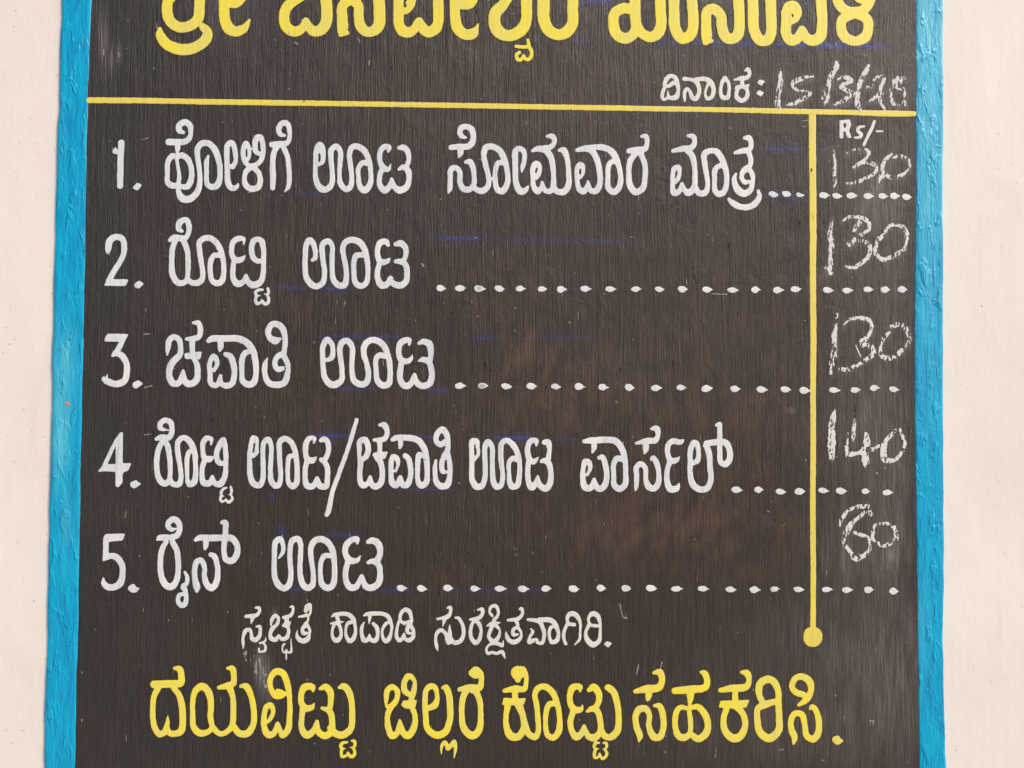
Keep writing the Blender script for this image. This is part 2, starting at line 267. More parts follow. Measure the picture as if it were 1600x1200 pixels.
TRACE = '''
T 230 0 5
g yellow letter title
s 85 400,-150 330,-125 250,-60 175,10 165,100 185,170 240,215 300,222 360,200 405,150 415,60 418,-40 380,-130
s 80 108,235,34 110,285,72 170,360,85 290,396,90 400,370,85 468,310,85 478,260,74 440,218,60
g yellow letter title
s 84 650,-120 612,-60 608,50 612,150 640,225,90 700,255,82 755,235,70 790,195,40 806,165,20
s 90 650,-120 740,-110,80 740,-20,90 695,28,90 640,30,80
g yellow letter title
s 85 1240,-100 1240,-50 1178,0,78 1110,50,82 1078,110,85 1080,190,85 1115,240,85 1165,255,82 1215,230,70 1244,165,42 1275,230,74 1315,255,82 1370,235,88 1403,180,90 1408,100,92 1402,0,90 1390,-110
T 530 0 5
g yellow letter title
s 85 15,278,40 30,240,82 28,150,85 30,60,80 90,8,85 150,50,80 155,130,80 170,210,85 215,256,82 270,250,85 312,205,92 318,130,95 315,40,92 300,-60 260,-110
s 40 15,278 65,265,36
g yellow letter title
s 82 560,-90 500,-80 470,-10 468,100 470,200 500,250,90 550,262,80 590,232,70 624,172,56 655,230,82 700,260,84 750,235,90 774,180,84 775,60,84 770,-60 740,-120 600,-150,70
h 512,28 529,45 526,72 514,66
s 75 560,-90 580,-50 568,10,72 548,60,74 522,108,30
g yellow letter title
s 82 950,-120 910,-60 905,60 907,150 928,230,90 985,278,84 1042,272,84 1068,240,46 1088,195,12
s 90 950,-120 1040,-110 1048,-20,86 1010,35,94 950,42,80
g yellow letter title
s 88 1400,-100 1340,-70 1305,5,85 1272,55,85 1222,110,95 1213,180,95 1240,250,98 1310,287,90 1385,270,92 1440,220,94 1462,150,86 1462,50,90 1455,-60 1400,-130
s 28 1162,6,16 1200,-12 1260,-40
g yellow letter title
s 30 1473,322,26 1480,350,30 1484,372,32 1500,405,30 1500,445,34 1475,474,32 1450,462,28 1440,440,20 1425,470,30 1397,476,32 1385,440,30 1407,417,28
s 30 1380,370,26 1430,376,30 1484,372,30
T 800 0 5
g yellow letter title
s 95 420,-130 300,-120 250,-60 245,40,98 248,160,96 290,250,92 365,280,86 430,255,92 470,190,88 472,80,86 470,-20,86 430,-130
s 80 440,-130 300,-170 240,-170
g yellow letter title
s 86 940,-140 955,-60 958,60 960,150 975,220 1015,272,80 1080,298,85 1140,262,90 1160,190,85 1156,80,85 1150,-60 1130,-130
s 84 930,85,80 870,74 800,115 790,190 810,268,88 875,310,86 935,285,80 965,230,80
g yellow letter title
s 86 1260,-40 1262,40 1262,120 1270,225,90 1320,308,86 1382,288,88 1410,225,86 1406,80,85 1390,-40 1340,-120 1240,-130 1150,-130
T 1080 0 5
g yellow letter title
s 84 108,335,54 115,290,86 112,200,80 118,105,82 165,80,85 225,130,82 235,220,85 265,298,88 320,312,84 362,270,88 370,150,84 365,40,88 355,-60 320,-120
s 40 108,338 155,328,30
s 30 100,80 130,62
g yellow letter title
s 86 475,-20 478,120 485,240 530,322 592,318 618,250 616,100,86 608,-20 560,-110 470,-130 400,-130
g yellow letter title
s 84 735,110,82 735,200 735,275 775,325,86 825,305,78 858,232,48 890,302,80 945,325,88 1000,292,90 1016,200,82 1010,80,84 995,-40 940,-120 800,-150
h 778,113 791,125 791,142 780,152
s 80 735,115,80 752,68,82 792,56,82 816,100,84 805,148,72 775,186,36
g yellow letter title
s 82 1268,108,84 1175,160,80 1162,220 1190,295,86 1270,330,76 1350,298,86 1375,220,80 1360,155,80 1268,108,84
s 80 1120,-60 1132,0 1155,55 1210,95,78 1270,98,72 1340,85,80 1385,20,80 1392,-60 1340,-120
s 64 1270,-40,60 1310,5,66 1350,0,60 1400,-20
T 150 180 5
g white digit line
s 52 208,222 204,300 200,400 197,556,50
s 30 165,262,14 156,288,38 180,290,40
g white dot line
p 293,572 330,530 368,552 332,597
g white letter line
s 50 690,142,28 662,128,46 655,95,50 678,68,50 710,62,50 742,90,48 748,135,40 738,182,42 705,212,50 640,217,52 577,216,54
h 683,90 697,95 716,115 700,120
s 45 642,225 646,265,44 638,305,14
s 42 640,335,40 605,325,48 570,370,44 566,460,40 567,530,44 605,556,50 650,552,44
s 34 630,320,30 643,380,30 655,450,32 658,500,34 648,550,40
s 46 640,340,34 680,320,50 728,355,48 753,430,44 752,500,46 725,560,50 680,565,42 650,555
s 54 650,598,42 672,645,58 710,664,58 760,648,54 803,595,50 820,520,42 815,430,42 802,340,44 800,270,48 835,228,50 890,228,50 940,285,52 970,380,46 976,480,44 955,550,54 910,566,50 876,540,44 870,450,40 872,370,40 884,325,22
g white letter line
s 45 1075,408,44 1097,370,36 1095,300,40 1082,240,44 1058,218,42 1032,250,46 1030,350,45 1033,450,44 1040,540,50 1072,578,46 1105,565,38 1118,540,12
g white letter line
s 44 1228,410 1268,445 1290,505,44 1272,568,50 1220,580,50 1175,548,46 1166,490,40 1185,435,44 1228,410
s 38 1225,400,30 1180,385,36 1160,340,40 1157,270,40 1177,225,40 1202,265,32 1202,330,30 1185,370,20
s 44 1220,405 1262,390,40 1298,350,42 1310,290,42 1308,225,44 1290,178,46 1260,185,46 1248,235,46 1255,290,42 1290,312,30
g white letter line
s 46 1480,165,24 1448,158,38 1432,120,46 1448,80,46 1485,66,48 1512,100,42 1517,160,38 1508,210,40 1480,230,52 1430,234,56 1382,236,50
h 1463,102 1480,120 1478,136 1468,126
s 46 1425,245,40 1395,300,46 1386,380,46 1388,480,50 1386,572,44
s 44 1465,245,44 1500,330,42 1513,430,42 1515,530,40 1503,572,34 1478,604,10
T 450 180 5
g white letter line
s 44 245,390,30 272,370,38 278,320,44 268,260,52 250,238,50 228,280,48 220,380,40 218,460,40 230,535,48 265,580,54 310,582,50 345,540,46 350,450,42 340,350,44 342,280,48 380,250,46 413,290,44 410,380,42 405,460,40 415,540,46 460,585,46 495,555,46 502,480,40 492,400,42 483,320,44 500,262,46 545,250,50 600,285,50 635,360,46 650,450,40 645,540,46 602,592,54 565,560,46 552,480,40 555,415,40 592,375,44 620,385,40
h 238,298 255,325 262,348 248,352
g white letter line
s 44 785,290,22 792,256,44 750,255,46 722,300,44 722,370,42 748,415,50 785,430,38 806,388,10
s 44 740,420,44 720,480,42 720,550,46 757,592,54 795,560,42 812,500,20 832,560,44 872,592,56 930,565,50 948,500,44 940,440,50 905,412,44 870,428,26
s 40 930,405,40 946,350,38 936,290,46 905,258,50 870,262,32
T 690 180 5
g white letter line
s 45 190,182,22 160,172,40 143,140,44 158,105,48 195,96,46 235,118,50 248,170,46 240,220,50 208,250,50 140,252,50 75,258,44
h 168,124 190,130 208,152 190,156
s 50 148,262 148,300,50 132,338,12
s 44 52,616,10 65,580,42 68,500,42 72,435,46 110,414,44 142,450,42 145,530,44 172,580,50 215,585,50 250,560,44 255,480,40 245,410,46 222,370,48 192,372,30
s 48 245,565 285,592,46 325,595,50 365,555,44 366,480,42 345,400,46 330,320,46 345,262,52 390,250,50 450,280,50 490,350,50 512,440,44 515,530,44 480,595,54 440,592,46 420,530,42 420,440,40 440,382,42 485,372,46
g white letter line
s 44 625,448,14 632,410,38 646,350,38 640,290,44 605,266,42 576,290,48 576,400,46 578,500,46 592,570,52 622,602,54 655,590,42 678,555,10
g white letter line
s 40 740,495,36 762,450,36 762,400,36 738,382,46 712,420,44 712,500,38 718,560,44 748,600,50 775,575,36 785,525,16 805,590,40 840,600,46 870,570,46 872,480,42 866,400,46 850,330,52 810,282,50 760,268,50 712,284,28
h 732,418 743,416 743,442 734,458
s 44 800,262,44 850,255,44 880,215,40 865,172,46 822,172,26
s 46 870,565 905,602,50 955,602,54 990,550,48 990,450,42 980,350,42 955,282,52 918,280,28
g white letter line
s 40 1080,492,32 1102,450,34 1100,402,38 1078,392,44 1056,430,40 1058,520,40 1075,585,46 1110,600,48 1135,560,34 1142,520,18 1160,590,44 1205,595,52 1235,530,46 1230,430,48 1210,350,50 1175,290,50 1120,268,50 1058,278,34
h 1078,438 1090,433 1089,462 1080,480
s 50 1120,262,44 1260,258,50 1330,295,54 1375,380,46 1395,480,42 1388,560,46 1345,605,50 1300,572,48 1296,480,42 1302,400,44 1330,368,42 1370,375,40
T 960 180 5
g white letter line
s 42 208,172,24 242,172,42 252,220,40 235,268,46 170,280,56 110,286,44
s 46 165,300,44 118,370,46 110,470,44 118,550,52 160,605,54 215,580,50 235,500,44 235,400,44 205,310,46
g white letter line
s 44 570,168,26 608,172,44 622,215,40 598,258,48 530,270,50 455,284,34
s 46 560,280,44 600,320,50 620,400,44 625,500,44 618,570,48 575,612,54 545,590,42 522,535,18 500,600,44 462,612,52 450,560,40 452,470,38 465,420,42 495,415,44 505,455,34 492,505,34 478,535,14
h 469,452 482,452 481,486 472,500
s 46 625,565 655,612,50 700,612,52 724,560,42 715,470,42 700,380,46 697,310,48 740,286,46 790,290,50 835,350,50 866,440,46 870,540,44 852,600,48 810,622,50 780,590,44 776,500,42 782,430,44 820,400,42 850,410,40
g white letter line
s 44 1010,185,26 1045,185,48 1062,230,40 1050,272,44 1000,284,46 937,300,28
s 46 1040,290,44 1060,350,42 1052,400,42 1015,428,48 990,470,40 995,510,38 1020,530,40 1045,520,24
h 1008,460 1036,470 1043,490 1028,500
s 46 1040,420,46 1072,470,40 1073,530,38 1055,590,48 1010,618,56 970,600,60 940,555,52 930,500,38 945,462,22
g white letter line
s 46 890,662,30 925,695,48 985,722,50 1050,720,50 1100,688,50 1125,640,44 1118,596,26
g white dot leader
p 1195,622 1210,600 1240,602 1280,625 1260,642 1230,650
g white dot leader
p 1300,615 1310,597 1350,600 1378,625 1355,642 1320,643
g white dot leader
p 1410,625 1425,607 1480,628 1450,648 1425,643
T 150 330 5
g white digit line
s 52 104,335,14 105,300,48 118,235,54 165,205,52 215,222,50 230,280,48 222,345,44 190,410,44 145,480,46 110,550,50
p 70,584 95,545 150,534 262,536 242,588
g white dot line
p 303,578 325,555 350,545 384,570 345,606 318,602
g white letter line
s 45 682,160,26 655,145,44 655,105,50 680,78,48 715,72,44 732,110,46 732,165,42 715,205,42 690,218,52 620,210,48 585,230,34
h 680,106 695,110 709,130 700,141 685,128
s 45 628,230,44 605,300,46 600,400,44 605,490,50 640,555,52 680,565,48 715,545,40 727,460,42 726,360,44 715,290,46 690,235,46
s 44 727,540 755,560,46 800,562,50 835,535,46 840,470,42 828,390,44 815,300,46 815,250,46 850,218,48 900,215,50 950,255,50 985,320,46 1003,400,42 1003,500,44 985,555,50 945,565,50 912,540,44 900,470,42 903,395,44 930,350,44 975,348,42
g white letter line
s 46 1160,262,16 1160,222,34 1115,220,48 1078,245,46 1066,300,44 1070,350,44 1100,385,52 1145,378,42 1172,350,10
s 42 1085,385 1078,440,42 1078,520,46 1110,570,54 1155,555,44 1178,500,22 1195,555,46 1235,580,56 1290,555,50 1312,490,44 1315,400,42 1315,310,42 1300,240,48 1270,220,40 1235,240,48 1222,300,44 1232,360,46 1265,392,44 1300,392,36
g white letter line
s 26 1308,616,18 1278,618,24 1252,635,26 1262,662,24 1286,662,12
s 26 1262,662 1252,692,26 1262,722,30 1288,718,22 1302,694,12 1322,726,28 1348,718,28 1356,690,26 1346,660,22 1354,635,26 1350,608,24
s 14 1348,656,18 1322,650,10
T 450 330 5
g white letter line
s 45 195,385,30 215,370,40 217,320,40 200,255,46 172,228,46 145,275,46 140,350,44 138,430,44 148,520,46 190,575,54 230,590,50 275,560,46 290,490,44 280,400,44 270,310,46 275,262,46 320,238,48 350,280,40 348,380,42 350,470,42 360,540,48 400,582,50 445,578,52 460,520,44 455,440,42 440,360,42 432,290,46 455,245,48 500,228,50 560,245,54 600,300,50 622,390,44 628,480,40 615,560,46 575,588,48 530,560,46 518,480,42 518,400,42 535,350,46 580,345,46
g white letter line
s 46 785,268,30 770,242,48 725,250,50 703,300,46 706,360,46 730,400,52 775,395,42 798,372,12
s 44 722,400 705,460,44 705,530,48 735,580,56 780,570,50 803,520,30 825,568,50 880,582,54 925,550,50 932,480,46 920,420,48 880,395,46 845,395,36
s 44 905,395,38 922,350,40 920,290,48 885,255,52 845,262,38
T 450 330 5
D white leader line 0
1200,604 1350,605 1500,604
T 740 420 4.4444
D white leader line 0
45,140 183,140 327,140 478,143 612,144 777,141 950,142 1128,144 1290,144 1450,144
T 1080 420 4.4444
D white leader line 0
110,147 286,150 446,148 600,150 722,144 947,151 1080,153 1223,146 1342,147 1461,146
T 140 485 5
g white digit line
p 128,245 130,215 150,183 312,187 300,215 252,312 240,330 192,368 175,358 242,248
s 50 205,335,40 255,350,50 295,410,50 300,480,52 280,550,54 215,575,54 150,555,54 122,535,40
s 20 150,500,8 140,530,30
g white dot line
p 343,580 355,560 388,545 428,573 375,613 350,605
g white letter line
s 46 613,350,14 620,300,42 630,240,48 665,210,46 705,230,46 718,290,44 712,350,48 665,395,54 635,450,54 633,520,52 660,570,56 705,565,48 740,470,20 750,550,52 790,575,56 840,550,54 852,490,48 845,420,46 820,375,40
s 44 818,100,26 855,100,44 873,150,44 862,205,46 820,222,48 765,225,28
s 44 808,235,50 810,330,44 808,345
p 745,355 750,335 885,322 870,385 820,380 760,382
g white letter line
s 46 980,470,30 1003,420,36 990,370,44 970,360,40 945,420,40 950,500,44 955,570,46 1000,585,44 1030,510,24 1035,570,40 1075,590,50 1120,570,50 1138,490,46 1130,420,50 1105,360,48 1070,345,40
s 48 935,240,36 965,222,54 1060,220,52 1160,222,56 1230,250,56 1280,310,52 1302,400,50 1305,500,46 1290,560,52 1250,580,54 1205,555,48 1195,480,44 1195,400,46 1215,340,46 1260,320,44
s 46 1030,240,50 1030,285,48 1022,322,14
g white letter line
s 48 1490,225,26 1455,238,60 1415,215,48 1400,170,50 1425,115,48 1465,108,50 1510,140,54 1532,210,46 1530,290,42 1518,350,48
s 46 1500,345,46 1465,370,44 1453,420,44 1475,460,44 1510,455,40
s 46 1520,350,50 1552,420,44 1550,510,46 1520,570,52 1450,582,52 1400,560,52 1375,500,42 1375,430,42 1395,372,10
T 450 485 5
g white letter line
s 46 310,390,32 345,370,44 355,320,40 345,265,42 310,230,48 278,280,46 275,350,44 278,430,44 290,520,48 340,580,56 385,575,54 425,540,46 425,460,42 415,380,44 408,300,46 430,250,50 470,240,50 505,290,44 505,380,42 503,470,42 520,550,50 570,578,54 615,565,50 632,500,46 618,420,44 598,350,46 598,285,50 635,240,50 690,235,52 745,270,52 780,340,46 798,430,46 800,520,44 785,575,54 740,585,54 700,545,46 692,470,42 690,380,42 720,352,46 770,360,46
g white letter line
s 46 950,268,22 950,232,38 905,240,50 872,275,48 868,340,46 885,385,48 925,400,46 960,385,36 974,350,10
s 46 890,400 880,470,50 880,540,48 915,590,54 960,575,50 990,500,26 1005,560,46 1050,590,52 1105,575,52 1125,520,48 1120,450,48 1100,405,46 1060,385,46 1025,395,20
s 44 1110,390,46 1118,340,44 1108,270,56 1070,245,50 1025,258,28
D white leader line 0
1348,590 1525,590
T 740 580 4.4444
D white leader line 0
67,101 230,105 405,104 572,108 736,107 900,111 1082,113 1266,117 1440,114
T 1080 580 4.4444
D white leader line 0
106,120 303,122 487,128 652,127 784,134 990,131 1135,131 1268,117 1402,126
T 140 645 5
g white digit line
p 72,460 100,425 200,220 245,155 268,150 268,395 335,392 310,450 268,465 266,545 235,580 212,572 212,460 130,455
h 150,398 212,258 214,398
g white dot line
p 325,555 340,535 375,522 385,540 412,553 385,575 360,590 332,578
g white letter line
s 45 622,135,10 585,130,30 560,118,40 565,80,46 600,58,46 640,75,46 652,115,42 645,170,46 620,195,48 570,190,46 530,205,30
h 596,93 608,97 616,111 605,117
s 45 570,230,36 545,290,46 532,380,44 538,470,46 560,530,52 600,552,50 630,520,40 638,430,42 632,340,44 618,260,46 595,220,40
s 44 635,520 660,555,46 705,555,48 723,500,44 715,420,42 700,330,44 694,250,44 715,205,46 755,195,46 800,240,52 828,310,46 835,400,42 835,490,44 820,545,50 790,560,44 770,520,40 768,430,38 770,350,40 790,300,40 820,300,30
g white letter line
s 44 955,245,18 957,205,36 920,198,46 892,240,44 893,300,40 905,350,46 945,360,52 972,340,12
s 42 905,370 888,430,42 886,500,44 900,545,52 945,545,50 968,490,18 985,545,44 1025,555,52 1062,500,46 1070,400,42 1070,300,42 1052,210,44 1025,245,44 1000,310,46 1005,370,46 1035,395,44 1065,385,30
g white letter line
s 26 1076,584,16 1052,592,22 1034,622,26 1040,645,20 1056,650,10
s 26 1038,645 1028,672,26 1042,692,24 1066,680,16 1072,668,10 1086,694,26 1112,686,26 1122,664,24 1112,640,20 1116,606,24 1108,575,18
s 14 1112,640,16 1092,636,10
T 360 645 5
g white letter line
s 44 185,345,20 208,310,38 212,260,34 207,205,40 185,195,44 168,240,40 158,320,42 156,400,42 162,490,46 185,550,50 230,565,48 258,520,44 262,430,42 260,330,42 265,240,42 300,205,44 325,260,40 322,360,40 318,450,42 325,530,46 355,568,48 385,560,44 398,490,40 392,400,42 388,300,44 390,230,46 430,200,46 475,225,46 505,280,44 522,370,44 528,470,44 520,550,48 490,575,46 460,540,42 452,470,38 455,400,38 465,345,42 500,330,36
g white letter line
s 44 655,235,16 660,200,34 620,200,42 595,245,46 592,310,44 605,360,48 645,372,50 675,345,12
s 42 600,385 590,440,42 590,520,44 605,568,52 650,570,50 682,505,24 705,570,50 750,570,50 762,500,44 762,430,44 740,385,44 715,365,40
s 42 745,360,46 770,300,40 765,230,44 735,205,46 710,215,32
g white slash line
s 38 990,55,32 950,190,36 905,330,36 850,480,38 800,620,38 770,770,42 755,795,36
g white letter line
s 44 1030,370,36 1070,330,46 1080,270,46 1055,210,50 1015,225,48 1012,290,40 1010,330,36 1020,380,46 1015,450,44 1018,530,46 1040,565,52 1075,550,40 1095,495,20 1110,560,46 1140,575,50 1180,540,50 1190,460,46 1175,385,46 1150,350,50
s 40 1168,95,24 1205,95,50 1228,150,40 1210,200,44 1175,210,44 1125,212,26
s 46 1168,215 1170,280,40 1170,320,46
p 1108,335 1125,310 1235,300 1210,360 1150,355
g white letter line
s 44 1292,455,20 1312,400,30 1302,355,44 1275,345,46 1258,390,42 1258,480,44 1268,545,52 1300,565,46 1330,500,30 1350,560,48 1385,560,48 1408,500,44 1410,430,46 1395,360,46 1368,335,42
s 44 1270,208,34 1300,195,48 1420,198,50 1480,225,52 1520,290,50 1535,380,48 1540,470,44 1530,545,50 1490,565,52 1465,520,42 1464,440,42 1468,370,44 1475,325,44 1500,340,30
s 36 1332,215,44 1332,250,40 1325,275,18
T 600 645 5
g white letter line
s 44 475,215,26 450,245,48 415,230,44 410,185,46 435,140,46 460,128,48 490,170,48 500,230,42 495,300,46 470,340,44 452,400,42 460,455,42 485,460,30
s 44 498,320,46 515,400,42 515,490,44 495,560,54 450,572,54 415,545,48 402,490,40 400,430,40 408,370,22
g white letter line
s 44 710,370,20 735,320,32 732,260,36 722,220,44 690,225,48 685,290,42 688,370,44 686,450,42 692,530,48 725,575,54 765,570,48 788,510,44 792,430,42 788,330,42 790,260,44 815,225,46 845,270,42 845,370,42 848,460,42 855,540,48 885,578,48 915,560,46 928,490,40 918,400,42 912,300,44 920,240,46 960,215,46 1010,255,50 1045,320,46 1060,410,40 1055,500,44 1040,565,50 1000,575,50 980,530,44 975,460,40 977,390,40 1005,355,42 1035,365,40
g white letter line
s 44 1190,252,20 1188,218,40 1145,220,46 1122,270,44 1125,330,46 1140,370,48 1170,380,44 1205,348,12
s 44 1130,380 1122,440,42 1128,530,46 1150,580,54 1178,560,46 1200,495,20 1215,560,46 1260,590,52 1295,550,50 1302,470,44 1290,400,48 1255,370,44 1230,380,30
s 44 1280,360,46 1290,290,38 1280,230,52 1250,230,40
T 860 645 5
g white letter line
s 44 285,485,24 308,430,34 302,390,44 270,378,46 255,430,40 252,520,46 270,580,56 315,580,50 340,515,24 355,570,44 385,595,50 425,560,50 438,480,46 425,400,46 405,345,44 378,350,34
s 46 262,222,36 320,216,52 480,212,52 530,240,54 560,290,50 580,370,46 585,480,44 580,560,50 535,592,52 495,560,48 490,480,42 492,400,44 520,355,46 570,370,40
s 44 340,230 338,270,46 325,310,16
g white letter line
s 42 785,125,24 825,122,50 838,170,38 815,215,48 750,218,48 668,238,26
s 46 742,235 742,280,50 732,315,20
s 42 660,605,16 668,570,38 670,490,42 668,430,46 700,398,46 738,430,42 742,520,42 765,575,54 810,588,50 840,540,46 842,460,42 825,390,46 800,350,40 785,365,24
g white letter line
s 44 1030,215,24 1010,228,42 950,222,48 915,255,44 912,320,44 935,370,50 975,370,44 1005,342,10
s 44 925,390 908,450,42 906,520,46 930,590,56 980,590,50 1004,548,10
g white letter line
s 44 1115,390,40 1145,370,44 1152,310,38 1140,245,44 1115,232,46 1090,290,44 1088,390,44 1090,500,46 1115,565,54 1165,598,52 1220,585,52 1248,520,46 1242,420,46 1235,320,48 1215,265,46 1200,255,30
s 44 1215,240,50 1280,230,52 1360,232,54 1395,290,48 1392,365,50 1360,400,52 1325,380,44 1318,300,44 1318,220,44 1318,130,42 1315,90,40 1295,95,30
T 860 645 5
D white leader line 0
1453,599
T 1120 740 5
D white leader line 0
325,124 496,138 643,137 828,130 967,134 1157,137 1328,146
T 140 800 5
g white digit line
p 112,380 113,330 116,200 135,168 288,165 268,218 160,230 158,312 175,365
s 50 130,355,40 175,338,48 225,355,52 262,410,50 266,480,48 250,550,56 200,582,54 150,580,52 120,550,40 118,510,16
g white dot line
p 305,588 325,567 355,556 375,582 402,590 380,618 350,630 318,612
g white letter line
s 44 682,125,12 650,135,36 622,110,44 632,72,48 665,52,48 702,80,50 712,130,44 690,180,48 640,195,48 560,198,48 535,215,14
h 646,90 665,94 679,108 660,112
s 46 605,230,40 575,290,46 562,380,46 565,470,46 590,550,54 635,582,56 675,555,50 698,480,46 700,390,46 690,300,48 655,230,46
g white letter line
s 34 752,465,22 768,500,34 768,550,34 740,580,44 755,610,40 762,660,36 755,710,44 725,725,44 702,700,40 705,650,36 735,635,34 760,640,30
g white letter line
s 44 835,215,30 870,198,48 960,200,54 1060,198,52 1120,205,54 1160,260,48 1155,330,50 1120,375,54 1075,370,48 1056,310,44 1060,230,46 1068,150,46 1068,80,46 1040,80,30
s 42 915,220,46 915,260,44 905,288,18
s 44 845,615,26 845,580,56 830,520,46 828,440,44 845,385,46 880,375,48 905,430,40 905,500,42 925,565,52 960,590,52 995,550,50 1008,470,44 1000,390,46 980,340,46 955,330,40
T 400 820 5
g white letter line
s 44 185,255,20 215,210,34 215,150,38 195,108,46 160,130,48 150,200,44 148,300,42 152,400,46 180,465,52 225,492,50 262,465,50 278,390,44 272,290,42 272,180,44 290,120,48 335,108,48 355,170,42 350,280,42 350,380,44 370,460,50 410,490,50 445,465,50 452,390,42 440,290,42 432,190,46 455,130,50 505,108,52 560,130,52 600,190,50 615,280,46 618,380,44 605,465,50 565,490,52 520,460,48 508,380,40 512,290,40 540,240,46 590,240,40
g white letter line
s 46 795,140,24 795,108,40 745,118,50 705,165,50 702,220,48 735,272,54 790,275,42 822,238,10
s 46 720,290 705,350,44 708,430,48 740,485,54 790,475,50 830,390,22 855,470,50 905,488,54 960,450,54 972,370,48 960,310,50 920,280,46 880,290,30
s 46 950,275,54 972,220,48 960,150,58 915,120,52 880,130,38
D white leader line 0
1143,490 1300,494 1504,490
T 700 890 4.4444
D white leader line 0
190,128 366,128 524,130 684,128 876,128 1064,124 1238,126 1410,125
T 1040 890 4.4444
D white leader line 0
75,130 260,130 450,135 616,135 756,131 922,133 1115,134 1257,137 1405,136 1578,146
T 370 930 6.6667
g small letter line
s 40 205,125,30 238,125,44 245,160,40 215,200,50 160,210,52 105,215,44
s 46 175,215,60 168,250,42 155,290,14
s 40 75,545,22 75,500,38 75,430,38 100,365,50 140,350,44 160,395,44 165,440,50 200,460,56 240,425,52 252,370,44 245,320,46 215,320,30
s 26 310,430,14 303,470,28 250,492,30
s 30 285,490,30 305,520,34 300,570,36 270,580,28 240,580,26 240,548,24
g small letter line
s 40 562,115,24 590,115,38 590,170,38 565,205,46 495,225,38
s 50 528,225,56 525,280,52 520,320,40
p 468,318 500,275 580,262 555,330 500,330
s 40 362,305,24 372,250,44 410,205,48 440,230,40 430,290,44 380,340,52 358,390,46 365,440,56 410,455,56 448,405,20 470,445,46 520,440,54 545,390,44 540,330,44 520,310,40
s 24 572,440,12 572,490,22 575,540,28 570,585,34 535,585,28 525,560,24 510,590,28 485,575,22 485,520,24 505,500,26
s 26 522,600,22 522,650,24 522,672,12
g small letter line
s 44 745,130,50 725,155,50 735,110,48 765,95,48 775,140,36 765,190,34 720,205,40 655,220,30
s 34 750,210,30 745,260,32 720,300,50 690,350,44 705,390,52 745,385,24
s 44 730,290,50 765,350,38 762,400,38 745,445,60 700,470,62 650,445,56 632,400,36 640,350,10
g small letter line
s 46 995,215,28 1030,195,46 1150,190,54 1210,230,56 1235,300,46 1240,380,44 1215,450,54 1180,470,54 1145,420,44 1140,350,36 1160,290,46 1210,270,50
s 46 1050,220,50 1060,270,48 985,288,26
s 46 1060,275,50 1120,270,16
s 44 1020,290,50 1000,360,36 1005,430,44 1040,465,60 1080,440,50 1092,380,40 1075,310,44 1050,285,40
T 500 930 6.6667
g small letter line
s 46 460,205,28 500,190,50 650,185,50 710,215,54 745,290,46 745,380,40 720,450,56 685,470,52 655,420,40 655,350,36 690,290,44 730,270,40
s 30 525,215,46 518,260,34 512,295,12
s 40 465,275,22 440,330,44 440,400,46 465,460,60 500,455,50 520,400,20 535,455,50 580,465,56 605,410,46 595,330,50 560,290,44
g small letter line
s 46 880,290,38 840,255,44 845,190,46 885,145,50 930,160,56 950,210,42 955,270,40 925,310,50 910,360,50 925,385,40 955,390,30
s 44 825,270,40 805,340,40 800,420,46 830,465,48 860,440,40 878,390,18 895,450,46 940,460,56 975,420,46 975,360,46 950,310,50
s 40 850,270 890,280,36 930,260,26
T 660 930 5
g small letter line
s 34 198,95,20 220,90,30 220,130,30 195,165,40 120,180,26
s 34 172,185,40 168,210,26 160,240,10
s 34 122,428,12 112,390,32 105,340,30 115,290,34 150,268,38 185,300,34 200,350,38 230,350,30
s 34 215,230,16 215,280,34 222,330,36 250,365,40 300,350,40 322,300,36 315,230,34 285,175,34 260,170,24
s 34 205,365,40 240,350,34
g small letter line
s 34 432,110,20 465,105,36 470,140,34 445,170,38 375,185,26
s 36 400,195,30 380,250,34 380,320,36 415,365,42 445,340,38 458,270,30 440,215,38 410,190,30
g small letter line
s 32 545,155,26 525,125,26 535,90,30 570,78,34 592,115,30 590,150,30 560,190,34
s 32 505,235,18 550,215,40 605,210,16
s 32 560,210,40 530,270,34 520,320,34 555,355,40 590,330,36 605,270,24 580,235,36
s 28 632,350,14 625,390,28 600,375,36 560,370,30 520,385,26 500,420,28 515,450,30 545,440,28 580,450,28 620,435,36 640,470,24 650,492,8
g small letter line
s 32 758,105,20 775,100,34 780,140,30 755,175,36 670,190,30
s 28 730,190,36 745,235,30 710,265,34 712,305,34 745,300,24
s 34 745,245,36 772,290,24 765,330,34 720,360,44 675,345,40 655,300,28 655,280,10
g small letter line
s 34 845,255,16 862,280,30 840,320,30 835,360,40 870,345,36 890,340,30 900,365,32 935,365,34 950,310,36 940,250,38 910,200,40 825,185,28
s 34 910,185,40 1000,190,46 1040,230,44 1060,290,34 1050,345,42 1010,360,38 990,310,30 1000,250,34 1035,235,30
g small letter line
s 34 1185,225,36 1140,215,36 1130,175,32 1155,140,44 1200,150,44 1230,210,32 1230,280,26 1225,340,26 1190,380,18
s 34 1130,220,34 1105,280,32 1105,340,32 1120,375,30
g small letter line
s 34 1365,235,32 1310,225,32 1295,180,30 1325,140,44 1365,155,44 1385,220,30 1385,300,30 1375,355,40 1330,380,50 1285,340,44 1275,285,32 1300,225,34
g small dot line
p 1412,378 1440,350 1482,368 1450,406
T 220 1030 5
g yellow letter line
s 50 270,65,26 310,70,52 325,120,52 320,180,56 270,185,62 110,190,60
s 48 145,215,50 110,290,46 103,400,46 110,500,48 150,575,54 195,560,52 215,500,40 220,435,12
s 48 212,500,34 225,560,48 270,575,52 325,550,56 335,450,54 328,350,54 305,270,50 260,215,40
g yellow letter line
s 50 683,65,24 720,65,48 733,120,46 728,180,52 690,200,56 620,215,36
